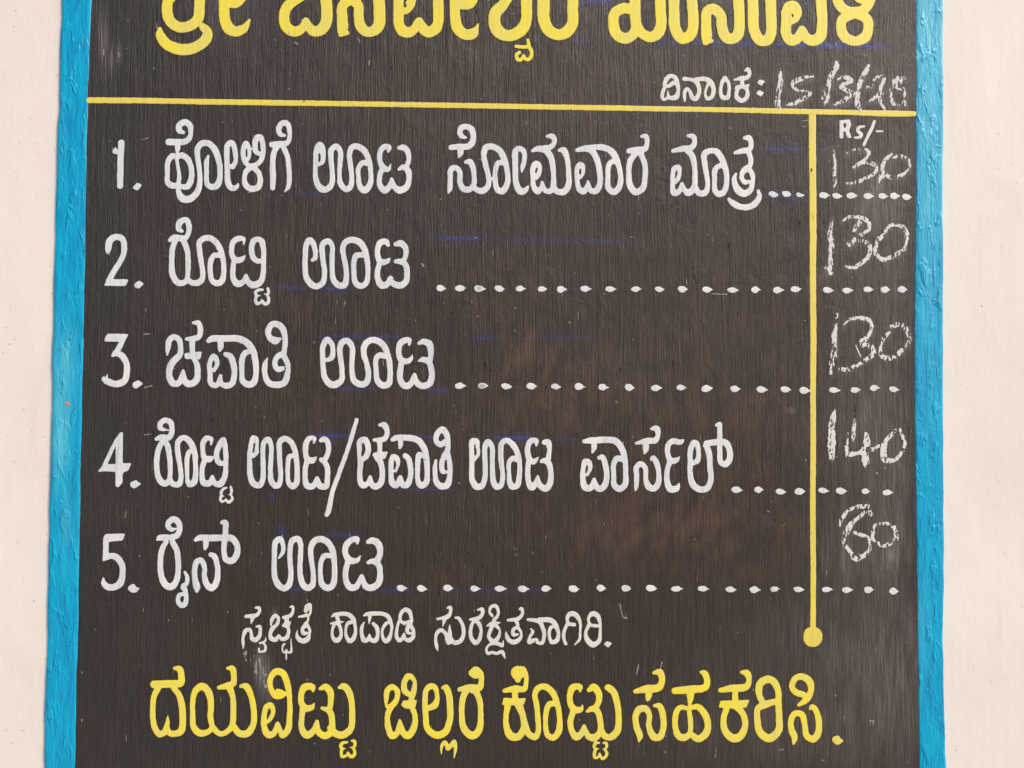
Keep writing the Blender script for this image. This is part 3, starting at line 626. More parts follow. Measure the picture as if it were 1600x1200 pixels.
s 48 700,210,56 725,290,46 730,400,48 722,500,46 690,550,46 630,575,44 575,530,46 552,450,46 555,350,50 540,260,56 490,205,60 435,240,50 413,330,42 413,430,44 420,520,52 470,570,56 540,555,44 565,520,40
s 50 735,520,50 775,570,56 840,570,58 885,500,50 890,400,48 870,290,48 830,205,54 785,205,26
g yellow letter line
s 48 1075,235,30 1115,265,50 1060,280,50 1020,215,44 1020,140,46 1065,90,56 1120,110,56 1155,210,50 1168,320,44 1168,430,46 1155,540,52 1110,585,50 1075,490,24 1045,570,50 1000,580,56 970,520,48 970,430,44 985,370,46 1020,350,44 1040,400,36 1020,455,36 995,490,20
g yellow letter line
s 50 1350,240,24 1345,210,50 1290,210,60 1260,260,48 1258,330,48 1290,375,54 1340,370,44 1360,335,10
s 50 1270,380 1262,450,46 1262,530,50 1300,585,58 1350,555,48 1383,475,24 1395,560,48 1440,590,56 1490,560,56 1500,480,50 1480,400,50 1420,375,30
s 48 1480,380,46 1488,320,48 1485,250,56 1450,210,54 1405,225,28
T 480 1030 5
s 50 185,530 230,575,60 290,580,60 345,530,54 355,430,50 350,320,50 325,240,56 290,205,54 255,215,28
s 28 318,640,18 286,644,26 266,664,28 276,690,24 300,690,12
s 28 276,690 270,720,26 278,752,30 306,746,22 324,718,14 338,750,28 368,745,30 376,715,26 366,688,22 376,660,26 372,632,26 352,630,18
s 16 366,686,20 342,680,10
g yellow letter line
s 46 620,365,18 620,300,40 628,240,46 665,210,48 705,240,44 700,310,46 655,370,50 630,430,44 635,520,50 665,590,56 705,565,44 725,465,16 750,560,50 790,590,56 835,530,54 845,450,44 825,380,44 785,340,40
s 46 820,280,40 765,240,50 762,170,46 800,125,50 840,165,36 835,240,44 815,310,44
p 733,350 755,315 862,310 845,375 770,380
g yellow letter line
s 46 950,375,46 1000,350,54 1018,280,36 1000,215,46 965,205,50 930,240,44 922,330,44 928,430,46 940,530,52 1010,585,60 1080,560,56 1115,470,52 1118,370,52 1110,280,52 1085,215,50 1060,215,26
s 30 1050,730,10 1052,670,28 1080,640,30 1102,690,34 1150,635,32 1160,690,30 1148,762,10
g yellow letter line
s 70 1315,105,84
s 48 1290,100,60 1320,80,60 1355,110,50 1360,170,44 1345,215,56 1270,215,56 1190,230,36
s 48 1240,240,56 1215,310,50 1208,420,46 1225,530,54 1290,590,64 1345,540,56 1356,430,46 1350,330,46 1320,250,50 1290,235,50
T 740 1030 5
g yellow letter line
s 70 345,100,110
s 40 345,155,46 372,80,70 405,110,44 410,170,38 395,225,46 320,225,56 240,240,32
s 46 322,220,50 325,330,50
p 222,350 235,295 408,298 390,350 300,352
s 46 270,340,56 255,420,44 255,510,48 290,590,64 350,595,60 390,530,50 385,440,48 350,370,40 330,340,40
s 46 370,370,44 405,500,44 430,575,54 480,600,50 505,550,46 500,440,44 490,340,44 478,270,46 510,215,50 565,210,54 620,260,52 655,350,46 670,450,44 665,550,54 620,605,50 575,580,46 560,500,40 565,410,44 590,345,48 640,340,44
g yellow letter line
s 50 828,245,18 830,210,46 775,215,56 750,270,48 755,340,48 785,385,56 835,385,44 850,350,10
s 48 775,400 755,480,50 765,550,50 800,600,56 840,570,50 862,505,16 890,590,50 940,605,60 985,560,50 988,480,48 965,400,50 930,380,50 885,400,24
s 48 950,375,46 975,320,48 975,260,54 935,210,56 900,235,36
s 50 990,540 1020,590,52 1070,600,56 1120,550,56 1130,450,50 1120,340,50 1090,250,56 1050,215,54 1030,215,24
s 26 978,644,18 952,648,26 940,668,28 950,692,22 974,690,12
s 26 950,692 942,722,28 945,758,28 968,760,20 982,726,14 1000,768,26 1026,756,28 1038,726,26 1026,698,22 1038,672,26 1032,646,26 1012,646,16
s 14 1026,698,20 1004,692,10
g yellow letter line
s 50 1405,100,26 1450,95,56 1468,160,50 1440,215,60 1350,225,62 1260,245,36
s 50 1370,235,56 1362,290,48 1355,315,20
s 50 1288,635,14 1295,590,52 1270,520,50 1262,440,50 1290,385,56 1340,380,52 1370,430,44 1365,510,46 1400,595,58 1450,600,54 1478,530,50 1475,430,50 1450,360,48 1410,355,24
T 1010 1030 5
g yellow letter line
s 50 420,95,24 450,105,50 470,160,50 450,215,56 340,230,64 220,240,56
s 50 340,250,70 338,310,46 330,355,24
s 46 330,380,30 260,370,44 225,420,48 222,520,46 245,590,56 290,605,56 335,570,44 340,480,44 330,400,38
s 50 345,370,36 400,365,50 450,420,56 475,500,52 460,570,60 400,615,56 345,580,44
g yellow letter line
s 50 735,95,26 780,105,56 795,160,44 770,210,56 670,220,60 575,235,40
s 46 688,240 688,320,52
p 557,370 575,318 800,310 775,372 680,380
s 50 620,385,50 598,450,48 605,540,54 660,605,66 720,600,64 762,530,52 760,450,52 725,390,50 690,365,44
g yellow letter line
s 52 900,330,50 875,270,52 880,190,60 935,150,60 990,170,58 1022,240,52 1025,340,52 1030,450,54 1025,550,60 950,610,66 880,560,60 862,470,52 865,380,50 930,345,58 990,325,50
g yellow letter line
s 50 1220,270,50 1160,250,52 1130,205,46 1155,145,50 1210,130,54 1265,165,60 1278,230,50 1250,300,54 1185,350,30
s 50 1142,650,22 1150,600,52 1125,540,50 1125,460,48 1160,415,50 1210,430,52 1230,510,46 1245,590,52 1300,615,58 1335,560,54 1338,470,50 1320,400,46 1290,365,44 1270,380,20
g yellow dot line
p 1440,615 1455,595 1493,587 1505,610 1535,630 1500,655 1480,662 1448,638
T 1010 90 7.2727
g small letter line
s 50 300,300,60 245,335,50 200,330,50 225,250,60 270,220,56 320,240,60 345,310,60 355,400,50 330,460,70 270,470,50 240,440,40 240,385,16
s 50 210,340,46 180,400,50 175,460,50 195,490,36 240,465,50
g small letter line
s 50 430,500,30 425,450,50 430,400,50 455,365,46 490,400,50 510,460,60 550,480,60 590,420,56 590,350,56 560,290,56 500,262,50 425,255,56
s 50 560,260,60 660,255,60 720,290,70 755,370,60 740,450,56 690,480,50 660,430,40 670,370,40 700,300,40
g small letter line
s 54 885,245,60 850,300,50 835,390,44 855,460,60 910,465,60 930,390,50 925,300,46 885,245,60
g small letter line
s 50 1110,160,26 1145,150,60 1165,195,50 1130,240,60 1070,248,60 990,265,30
s 50 1078,250,50 1080,330,60
p 983,372 1010,325 1168,308 1150,362 1050,368
s 50 1040,350,50 1015,410,50 1020,460,60 1070,500,60 1125,470,60 1140,400,50 1115,350,60 1080,340,50
g small dot line
p 1247,300 1275,257 1345,278 1300,338
p 1233,420 1270,378 1333,405 1295,460
T 1200 90 6.9565
g chalk digit date
s 46 125,175,36 125,280,46 105,400,50 95,520,60 110,560,46
g chalk digit date
s 40 480,215,20 400,225,34 350,245,50 290,265,50 255,310,40 310,365,26 400,375,20 445,400,36 400,440,36 330,480,40 260,515,40 195,520,18
g chalk slash date
s 46 730,60,30 735,110,50 680,200,50 650,280,46 635,400,60 615,520,34
s 30 610,370,30 580,460,20
g chalk digit date
s 44 745,250,14 800,225,30 860,235,50 910,270,26 850,290,40 780,330,40 850,370,50 910,400,36 850,450,40 790,490,40 710,520,24
g chalk slash date
s 44 1080,100,30 1045,170,50 1000,250,44 970,350,44 960,460,50 965,540,50 990,580,24
g chalk digit date
s 40 1060,330,24 1120,320,30 1150,250,30 1200,215,30 1250,235,30 1215,330,36 1200,400,34 1130,460,30 1080,490,24
s 34 1200,400,36 1210,500,30 1255,570,20
s 24 1205,410 1270,380,20
g chalk digit date
s 26 1348,250,20 1350,320,24 1350,380,20
s 30 1318,360,24 1322,430,34 1345,505,34 1385,532,24 1440,500,24 1450,490,14
s 26 1372,270,24 1398,225,20 1432,285,24 1447,222,20 1492,248,18
s 26 1384,285,26 1388,345,24 1432,356,16
s 22 1462,340,20 1472,430,24 1476,528,20
T 1240 180 8
g small letter line
p 558,75 690,62 710,130 685,195 715,300 655,300 630,215 612,215 612,305 560,302
h 612,110 640,110 645,165 612,168
g small letter line
s 46 870,150,36 800,165,50 790,210,50 830,250,56 810,285,50 755,290,36
g small slash line
s 46 995,90,46 960,180,50 910,280,50 865,380,46
g small hyphen line
s 40 1025,212,38 1095,210,34
g chalk digit price
s 26 485,420,16 490,500,26 505,620,32 500,740,36 500,860,36 495,900,26
g chalk digit price
s 30 655,485,16 700,455,26 800,440,28 890,440,30 925,480,36 890,560,36 830,600,46 740,660,30
s 36 840,600,40 980,620,50 1025,670,40 980,750,40 880,800,40 760,850,40 640,860,16
g chalk digit price
s 36 1210,495,26 1150,550,40 1100,630,46 1110,720,50 1180,780,46 1280,780,46 1380,730,40 1430,680,26
s 36 1230,540,24 1300,525,44 1390,545,40 1430,590,34 1440,650,26
s 60 1090,760,70 1060,850,40
D white leader line 0
375,1010,1.35 535,1015,1.35 718,1015,1.35 925,1020,1.4 1105,1022,1.35 1252,1018,1.35 1403,1030,1.35
T 1240 320 8
g chalk digit price
s 40 468,180,20 460,260,36 440,380,50 460,480,60 450,600,60 450,730,60 450,850,60
s 20 400,800,40
g chalk digit price
s 40 610,205,20 670,165,36 760,160,40 860,180,50 930,240,44 920,320,40 850,370,44 780,420,50 680,500,60
s 44 800,450,40 900,480,44 945,560,50 920,650,50 850,720,44 740,790,44 625,770,20
s 60 800,230,70 740,330,40
g chalk digit price
s 36 1070,430,50 1130,340,36 1200,265,40 1300,265,40 1360,290,50 1400,370,50 1395,460,36 1370,560,36 1280,620,50 1180,670,50 1100,690,50 1030,640,50 1000,590,50 1020,500,40 1035,410,26
T 1240 470 8
g chalk digit price
s 30 530,170,26 515,260,40 515,330,30 490,430,50 500,560,60 480,680,60 470,780,70 460,900,50
s 20 520,360 515,700
g chalk digit price
s 40 620,300,16 680,240,30 800,220,50 920,240,50 960,300,44 945,390,40 900,460,50 840,530,80 880,560,60
s 40 900,550,50 970,590,56 980,670,56 900,730,50 800,800,40 640,860,50 540,840,26
s 12 760,560 830,710
g chalk digit price
s 50 1200,330,40 1290,300,60 1370,330,60 1420,430,44 1430,500,40 1370,580,40 1280,670,60 1160,720,60 1080,680,50 1070,590,40 1090,500,50 1180,400,30
T 1240 620 8
g chalk digit price
s 70 490,180,40 480,260,70 460,380,80 465,520,90 460,650,90 465,760,60
g chalk digit price
s 40 745,285,20 745,380,44 730,480,46 722,545,26
s 44 658,440,20 650,560,50 650,660,44 650,740,20
s 50 700,720,60 760,705,44 880,680,70 980,650,46 1050,610,30
s 70 890,460,40 900,560,80 880,680,90 885,800,90 890,855,60
g chalk digit price
s 70 1310,400,30 1350,510,40 1370,600,40 1330,700,36 1270,770,40 1200,800,50 1120,770,80 1110,650,70 1130,560,60 1200,480,40 1260,420,30
s 20 1130,885,20
s 20 1030,950,24
T 1240 770 8
g chalk digit price
s 40 570,400,30 580,340,40 640,250,46 720,190,34 840,165,50 930,180,50 945,270,40
s 40 880,240,40 800,300,40 720,370,50 660,460,80 620,550,40 625,640,46 700,740,40 760,820,60 860,780,50 930,710,46 930,600,46 900,540,40 820,520,40 720,480,30
g chalk digit price
s 44 970,560,40 980,460,50 1030,390,40 1110,380,30 1200,390,50 1250,450,44 1265,560,60 1190,630,46 1110,660,44 1030,620,40 970,570,30
'''

# ------------------------------------------------------------------ wall and board
T_BAND, T_PANEL = .0040, .0033             # how far the border and the panel stand off the wall
wx0, wx1, wz0, wz1 = -3.0, 3.0, 0.0, 3.2
gx = np.linspace(wx0, wx1, 61); gz = np.linspace(wz0, wz1, 33)
X, Z = np.meshgrid(gx, gz, indexing='ij')
co = np.stack([X, np.zeros_like(X), Z], -1).reshape(-1, 3)
idx = np.arange(61*33).reshape(61, 33)
fc = np.stack([idx[:-1, :-1], idx[1:, :-1], idx[1:, 1:], idx[:-1, 1:]], -1).reshape(-1, 4)
wall = mesh_obj('wall', co, fc, M_WALL)
wall['kind'] = 'structure'; wall['label'] = 'cream whitewashed plaster wall behind the painted menu board'

t = NT('bounce_ground'); g = t.noise(t.co, 3, 5); g2 = t.noise(t.co, 90, 3)
M_GROUND = t.fin(t.mix(t.math('MULTIPLY', g, g2), (.24, .21, .18), (.42, .38, .33)), .9, t.bump(g2, .4, .004), .3)
gv = [(-30, 0.0, 0), (30, 0.0, 0), (30, -60, 0), (-30, -60, 0)]
ground = mesh_obj('ground', gv, [(0, 3, 2, 1)], M_GROUND, smooth=False)  # out of view, added to bounce light up onto the lower board
ground['kind'] = 'structure'; ground['label'] = 'unseen pale ground in front of the wall, added to bounce light'

board = bpy.data.objects.new('menu_board', None); scene.collection.objects.link(board)
board.location = (0, 0, EYE)
board['label'] = 'black painted menu board with Kannada lettering, chalked prices and bright blue border'
board['category'] = 'menu board'

VY = [-230, 0, 75, 157, 230, 300, 430, 560, 640, 710, 800, 900, 970, 1050, 1120, 1200, 1420]
LIN = [150, 145, 142.5, 139.5, 138, 137, 134.5, 132, 130.5, 128.7, 127, 125, 124.3, 121.5, 121, 120, 115]
LY = [-230, 0, 80, 160, 230, 300, 430, 560, 640, 710, 800, 900, 1000, 1100, 1200, 1420]
LOUT = [104, 98, 95, 93.5, 90, 88.5, 86, 82.5, 82, 80.5, 78, 76.5, 75, 71.5, 70, 65]
RYI = [-230, 0, 180, 300, 330, 470, 620, 770, 850, 900, 1050, 1200, 1420]
RIN = [1428, 1429, 1429.2, 1429, 1428.5, 1427.6, 1427, 1429, 1430.5, 1431, 1433, 1435, 1438]
RYO = [-230, 0, 100, 120, 200, 300, 450, 600, 750, 900, 1000, 1080, 1140, 1200, 1420]
ROUT = [1471, 1472.5, 1471.3, 1473, 1472.5, 1472, 1472.6, 1473, 1473.4, 1474, 1472.6, 1474, 1476, 1477, 1479]
def wob(y, seed, amp=1.0):
    return amp*((vnoise(y*.035 + seed, seed) - .5)*1.4 + (vnoise(y*.16 + seed, seed+9) - .5)*.35)
TOP, BOT = -190, 1392
lin = lambda y: np.interp(y, VY, LIN) + wob(y, 3)
lout = lambda y: np.interp(y, LY, LOUT) + wob(y, 40, 1.3)
rin = lambda y: np.interp(y, RYI, RIN) + wob(y, 77, .8)
rout = lambda y: np.interp(y, RYO, ROUT) + wob(y, 120, 1.0)

def sheet(name, U, V, D, mat):
    """grid U, V in survey units, D metres off the wall"""
    x, z = wall_pt(U, V)
    co = np.stack([x, -D*np.ones_like(x), z - EYE], -1).reshape(-1, 3)
    a, b = U.shape
    idx = np.arange(a*b).reshape(a, b)
    fc = np.stack([idx[:-1, :-1], idx[:-1, 1:], idx[1:, 1:], idx[1:, :-1]], -1).reshape(-1, 4)
    return mesh_obj(name, co, fc, mat, board)

# ------------------------------------------------------------------ writing: strokes of paint and chalk as thin relief
def crom(P, closed=False, step=1.6):
    P = np.asarray(P, float)
    if len(P) < 3: 
        n = max(2, int(np.hypot(*(P[-1]-P[0])[:2])/step)+1)
        tt = np.linspace(0, 1, n)[:, None]; return P[0]*(1-tt) + P[-1]*tt
    if closed: Q = np.vstack([P[-1], P, P[0], P[1]])
    else: Q = np.vstack([2*P[0]-P[1], P, 2*P[-1]-P[-2]])
    out = []
    for i in range(1, len(Q)-2):
        a, b, c, d = Q[i-1], Q[i], Q[i+1], Q[i+2]
        n = max(2, int(np.hypot(*(c-b)[:2])/step)+1)
        s = np.linspace(0, 1, n, endpoint=False)[:, None]
        # centripetal-ish: damp tangents to avoid overshoot
        l0 = np.hypot(*(b-a)[:2]); l1 = np.hypot(*(c-b)[:2]); l2 = np.hypot(*(d-c)[:2])
        m1 = (c-a)*l1/max(l0+l1, 1e-6); m2 = (d-b)*l1/max(l1+l2, 1e-6)
        out.append((2*s**3-3*s**2+1)*b + (s**3-2*s**2+s)*m1 + (-2*s**3+3*s**2)*c + (s**3-s**2)*m2)
    if not closed: out.append(Q[-2][None])
    return np.vstack(out)

def sd_stroke(P, X, Y):
    best = np.full(X.shape, -1e9)
    for i in range(len(P)-1):
        ax, ay, ar = P[i]; bx, by, br = P[i+1]
        x0, x1 = min(ax, bx)-24, max(ax, bx)+24; y0, y1 = min(ay, by)-24, max(ay, by)+24
        i0, i1 = np.searchsorted(X[:, 0], [x0, x1]); j0, j1 = np.searchsorted(Y[0], [y0, y1])
        if i1 <= i0 or j1 <= j0: continue
        xs, yy = X[i0:i1, j0:j1], Y[i0:i1, j0:j1]
        dx, dy = bx-ax, by-ay; L = dx*dx+dy*dy+1e-9
        t = np.clip(((xs-ax)*dx+(yy-ay)*dy)/L, 0, 1)
        d = (ar+(br-ar)*t) - np.hypot(xs-ax-t*dx, yy-ay-t*dy)
        best[i0:i1, j0:j1] = np.maximum(best[i0:i1, j0:j1], d)
    return best
def sd_poly(P, X, Y):
    d = np.full(X.shape, 1e9); ins = np.zeros(X.shape, bool)
    n = len(P)
    for i in range(n):
        ax, ay = P[i]; bx, by = P[(i+1) % n]
        dx, dy = bx-ax, by-ay; L = dx*dx+dy*dy+1e-9
        t = np.clip(((X-ax)*dx+(Y-ay)*dy)/L, 0, 1)
        d = np.minimum(d, np.hypot(X-ax-t*dx, Y-ay-t*dy))
        if ay != by:
            c = ((ay > Y) != (by > Y)) & (X < (bx-ax)*(Y-ay)/(by-ay)+ax)
            ins ^= c
    return np.where(ins, d, -d)

def field_mesh(name, f, X, Y, step, thick, mat, base, lift_fn=None):
    ins = f > 0
    cell = ins[:-1, :-1] | ins[1:, :-1] | ins[:-1, 1:] | ins[1:, 1:]
    if not cell.any(): return None
    gx, gy = np.gradient(f, step)
    g = np.sqrt(gx*gx+gy*gy) + 1e-6
    mv = np.where(ins, 0, np.clip(-f/g, 0, step*1.0))
    PX = X + gx/g*mv; PY = Y + gy/g*mv
    Hh = np.clip(f/.9, 0, 1); Hh = Hh*(2-Hh)
    Dd = base + .0001 + thick*Hh*(.85 + .3*fnoise(X/9, Y/25, 2))
    use = np.zeros(f.shape, bool)
    use[:-1, :-1] |= cell; use[1:, :-1] |= cell; use[:-1, 1:] |= cell; use[1:, 1:] |= cell
    idx = np.full(f.shape, -1); idx[use] = np.arange(use.sum())
    fc = np.stack([idx[:-1, :-1][cell], idx[:-1, 1:][cell], idx[1:, 1:][cell], idx[1:, :-1][cell]], -1)
    x, z = wall_pt(PX[use], PY[use])
    co = np.stack([x, -Dd[use], z - EYE], -1)
    return co, fc

LETTERS = []        # for dot shapes and counting
def build(kind, name, strokes, polys, holes, label=None, step=None, base=T_PANEL + .00035):
    pts = [p for s in strokes for p in s] + [p for q in polys for p in q]
    A = np.array([p[:2] for p in pts]); pad = 20
    if step is None: step = 1.1
    if kind == 'chalk': step = .62
    if kind == 'small': step = .8
    x0, y0 = A.min(0)-pad; x1, y1 = A.max(0)+pad
    xs = np.arange(x0, x1, step); yy = np.arange(y0, y1, step)
    X, Y = np.meshgrid(xs, yy, indexing='ij')
    f = np.full(X.shape, -1e3)
    for s in strokes:
        f = np.maximum(f, sd_stroke(crom(s), X, Y))
    for q in polys:
        f = np.maximum(f, sd_poly(q, X, Y) + .3)
    for q in holes:
        f = np.minimum(f, -sd_poly(q, X, Y) + .2)
    if kind == 'chalk':
        f = f + (vnoise(X/2.0, Y/2.6) - .5)*1.8 + .15
        n = .58*vnoise((X + Y*.15)/1.9 + 50, Y/6.5) + .42*vnoise(X/1.5, Y/2.6)
        soft = vnoise(X/14 + 3, Y/18)
        f = np.minimum(f, (n - .415 - .20*(soft - .5))*3.2)
        thick = .00022
    elif kind == 'blue':
        n = .6*vnoise(X/1.6 + 50, Y/6) + .4*vnoise(X/14, Y/9)
        f = np.minimum(f, (n - .50)*4); thick = .00005
    elif kind == 'scuff':
        n = .6*vnoise(X/1.5 + 50, Y/7) + .4*vnoise(X/5, Y/9)
        f = np.minimum(f, (n - .60)*4); thick = .00008
    else:
        f = f - (.62 if kind == 'small' else .28) + (vnoise(X/5, Y/5) - .5)*.6 + (vnoise(X/2, Y/6) - .5)*.25
        thick = .00011
    r = field_mesh(name, f, X, Y, step, thick, MATS[kind], base)
    if r is None: return None
    if name is None: return r
    o = mesh_obj(name, r[0], r[1], MATS[kind], board)
    if label: o['label'] = label
    return o

def dot_poly(cx, cy, sc=1.0):
    r = random.Random(int(cx*31 + cy*7))
    w, h = 8.3*sc*r.uniform(.88, 1.1), 5.1*sc*r.uniform(.85, 1.1)
    tip = w*r.uniform(.98, 1.16); sk = r.uniform(-.6, 1.2)
    P = []
    for k in range(14):
        a = 2*math.pi*k/14
        x, y = math.cos(a), math.sin(a)
        px = (w*x*.92 if x < 0 else w*x*.80) - .8; py = h*y*(1 - .22*max(x, 0))
        if k == 0: px = tip
        P.append((cx + px + r.uniform(-.5, .5), cy + py + sk*x*.7 + r.uniform(-.45, .45)))
    return P

def run(data):
    T = (0, 0, 1); cur = None; out = []
    def flush():
        nonlocal cur
        if cur: out.append(cur)
        cur = None
    dots = None
    for ln in data.strip().splitlines():
        tk = ln.split()
        if tk[0] == 'T': T = tuple(map(float, tk[1:4])); continue
        q = lambda a, b: (T[0] + float(a)/T[2], T[1] + float(b)/T[2])
        if tk[0] == 'g': flush(); cur = (tk[1], tk[2], tk[3], [], [], []); dots = None
        elif tk[0] == 's':
            w0 = float(tk[1]); S = []
            for p in tk[2:]:
                c = p.split(','); w = float(c[2]) if len(c) > 2 else w0
                S.append((*q(c[0], c[1]), w/T[2]/2))
            cur[3].append(S)
        elif tk[0] in 'ph':
            P = []
            for p in tk[1:]:
                P.append(q(*p.split(',')))
            P = [tuple(v) for v in soft_poly(P)]
            cur[4 if tk[0] == 'p' else 5].append(P)
        elif tk[0] == 'D': flush(); dots = True
        else:
            for p in tk:
                c = p.split(','); out.append(('white', 'leader', 'line', [], [dot_poly(*q(c[0], c[1]))], []))
    flush()
    return out

def soft_poly(P):
    """corner-cut once so brush corners are slightly round"""
    out = []
    n = len(P)
    for i in range(n):
        a = np.array(P[i-1]); b = np.array(P[i]); c = np.array(P[(i+1) % n])
        l1 = max(np.hypot(*(b-a)), 1e-6); l2 = max(np.hypot(*(c-b)), 1e-6)
        r = min(1.3, l1*.3, l2*.3)
        out += [b+(a-b)/l1*r, b+(c-b)/l2*r]
    return out

# panel: columns from left to right under the border's inner edges
ys = np.arange(TOP + 6, BOT - 6, 2.0)
tt = np.linspace(0, 1, 330)
V, Tt = np.meshgrid(ys, tt, indexing='ij')
U = (lin(V) - 3)*(1 - Tt) + (rin(V) + 3)*Tt
Dp = T_PANEL + .0006*(fnoise(U/60, V/150) - .5)
panel = sheet('board_panel', U, V, Dp, M_PANEL)
panel['label'] = 'matt black panel with vertical brush ridges and brown scuffs'
def blob(cx, cy, rx, ry, a, amp):
    dx, dy = U - cx, V - cy
    c, s = math.cos(rad(a)), math.sin(rad(a))
    p, q = (dx*c + dy*s)/rx, (-dx*s + dy*c)/ry
    return amp*np.exp(-(p*p + q*q))
brown = 0*U
for b in BROWN: brown += blob(*b)
brown *= np.clip(.1 + 3.2*(fnoise((U + V*.4)/16, (V - U*.3)/34, 4) - .36), .1, 1.6)
dust_sheen = 0*U
for b in DUST_SHEEN: dust_sheen += blob(*b)
dust_sheen *= .3 + 1.4*fnoise(U/9, V/60)
# chalk powder clinging round the handwriting
for kind, typ, row, st, po, ho in run(TRACE):
    if kind == 'chalk':
        for S in st:
            for a, b, r in crom(S, step=5):
                i0 = int((b - 25 - ys[0])/2); i1 = int((b + 25 - ys[0])/2)
                du = U[i0:i1] - a - 1; dv = V[i0:i1] - b - 3
                dust_sheen[i0:i1] = np.maximum(dust_sheen[i0:i1], .55*np.exp(-(du/5.5)**2 - (dv/7.5)**2)*(.4 + 1.1*fnoise(U[i0:i1]/6, V[i0:i1]/20)))
blue = 0*U
for x0, y0, x1, y1, w in GUIDES:
    L = max(abs(x1-x0), abs(y1-y0)); n = max(2, int(L/6))
    tq = np.clip((U-x0)*(x1-x0) + (V-y0)*(y1-y0), 0, None)/((x1-x0)**2 + (y1-y0)**2)
    e = np.clip(tq, 0, 1)
    d = np.hypot(U-x0-e*(x1-x0), V-y0-e*(y1-y0))
    amp = np.clip(w/2.6, .3, 1)**2 * np.clip(4*e*(1-e)*1.8, .3, 1)
    blue = np.maximum(blue, amp*(.85*np.exp(-(d/(1.0*w))**2) + .15*np.exp(-(d/8)**2)))
blue *= .35 + 1.1*fnoise(U/12, V/5)
cool = np.clip(1 - (U - lin(V))/60, 0, 1)**1.3 * (.6 + .6*fnoise(U/30, V/80))
cool = np.maximum(cool, .55*np.clip(1 - (U - 150)/330, 0, 1)*(.5 + fnoise(U/50, V/90)))
cool = np.maximum(cool, .65*np.clip((V - 960)/110, 0, 1)*np.clip((950 - U)/300, .25, 1)*(.5 + fnoise(U/60, V/60)))
cool = cool + np.clip(1 - (rin(V) - U)/14, 0, 1)*.7
for nm, arr in (('blue', blue), ('brown', brown), ('dust_sheen', dust_sheen), ('cool', cool)):
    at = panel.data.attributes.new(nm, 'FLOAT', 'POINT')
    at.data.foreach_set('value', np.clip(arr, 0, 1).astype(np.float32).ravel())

def band(name, f0, f1, flip, lab):
    ys = np.arange(TOP - 36, BOT + 36, 2.5)
    prof = [(0, 0, -.0002), (0, 0, .25), (0, .9, .72), (0, 2.2, .96), (.12, 0, 1), (.3, 0, 1), (.5, 0, 1), (.7, 0, 1), (.88, 0, 1), (1, -1.6, .97), (1, -.5, .86), (1, 0, .60)]
    Vg, K = np.meshgrid(ys, np.arange(len(prof)), indexing='ij')
    A = np.array(prof)
    o, i = f0(Vg), f1(Vg)
    s = np.sign(i - o)
    Ug = o + (i - o)*A[K, 0] + s*A[K, 1]
    Dg = T_BAND*A[K, 2] + np.where((K > 2) & (K < 10), .0007*(fnoise(Ug/14 + 5, Vg/45) - .5), 0)
    if flip: Ug = Ug[:, ::-1]; Vg = Vg[:, ::-1]; Dg = Dg[:, ::-1]
    ob = sheet(name, Ug, Vg, Dg, M_BORDER)
    w = 0*Ug
    for cx, cy, rx, ry, amp in WORN:
        w += amp*np.exp(-((Ug-cx)/rx)**2 - ((Vg-cy)/ry)**2)
    w *= .4 + 1.2*fnoise(Ug/8, Vg/30)
    at = ob.data.attributes.new('worn', 'FLOAT', 'POINT'); at.data.foreach_set('value', np.clip(w, 0, 1).astype(np.float32).ravel())
    ob['label'] = lab
    return ob
band('border_strip', lout, lin, False, 'left blue border strip, its outer edge wavy')
band('border_strip', rout, rin, True, 'right blue border strip, paler near the top')
def hband(y0, y1, lab):
    us = np.linspace(0, 1, 160)
    prof = [(0, 0), (0, .7), (.05, 1), (.35, 1), (.65, 1), (.95, 1), (1, .6)]
    K, Tn = np.meshgrid(np.arange(len(prof)), us, indexing='ij')
    A = np.array(prof)
    Vg = y0 + (y1 - y0)*A[K, 0]
    Ug = (lin(Vg) - 1.5)*(1 - Tn) + (rin(Vg) + 1.5)*Tn
    if y0 > y1: Vg = Vg[::-1]; Ug = Ug[::-1]; K = K[::-1]
    ob = sheet('border_strip', Ug, Vg, (T_BAND - .0003)*A[K, 1], M_BORDER)
    ob['label'] = lab
hband(TOP - 34, TOP + 12, 'top blue border strip'); hband(BOT + 34, BOT - 12, 'bottom blue border strip')


random.seed(4)
NAMES = dict(letter='letter', digit='digit', dot='full_stop', slash='slash', hyphen='hyphen', leader='leader_dot')
LAB = {('yellow', 'title'): 'large yellow letter of the top title line'}
for kind, typ, row, st, po, ho in run(TRACE):
    nm = NAMES[typ]; lab = LAB.get((kind, row))
    if kind == 'chalk':
        nm = 'chalk_' + typ; lab = 'handwritten white chalk mark'
    build(kind, nm, st, po, ho, lab)

# yellow rules
build('rule', 'rule_line', [[(141, 158, 4.9), (220, 158.5, 4.7), (300, 160, 4.5), (400, 161.5, 4.6), (600, 164.3, 4.3), (800, 167.6, 4.4), (1010, 171, 4.3), (1120, 172.8, 4.2), (1230, 175.2, 4.4), (1330, 177.2, 4.3), (1390, 178.8, 4.9), (1426, 179, 4.2)]], [], [], 'long yellow line under the date', base=T_PANEL + .0002)
build('rule', 'rule_line', [[(1268, 180, 6), (1268, 230, 5.7), (1268.8, 300, 5.6), (1269.2, 370, 5.5), (1268.8, 440, 5.1), (1269.6, 530, 5), (1269, 600, 4.7), (1269.2, 690, 4.6), (1268.6, 790, 4.6), (1269.3, 880, 4.5), (1269, 990, 4.5)], [(1268.7, 993, 15), (1268.7, 995, 15)]], [], [], 'vertical yellow line ending in a round yellow knob', base=T_PANEL + .0001)

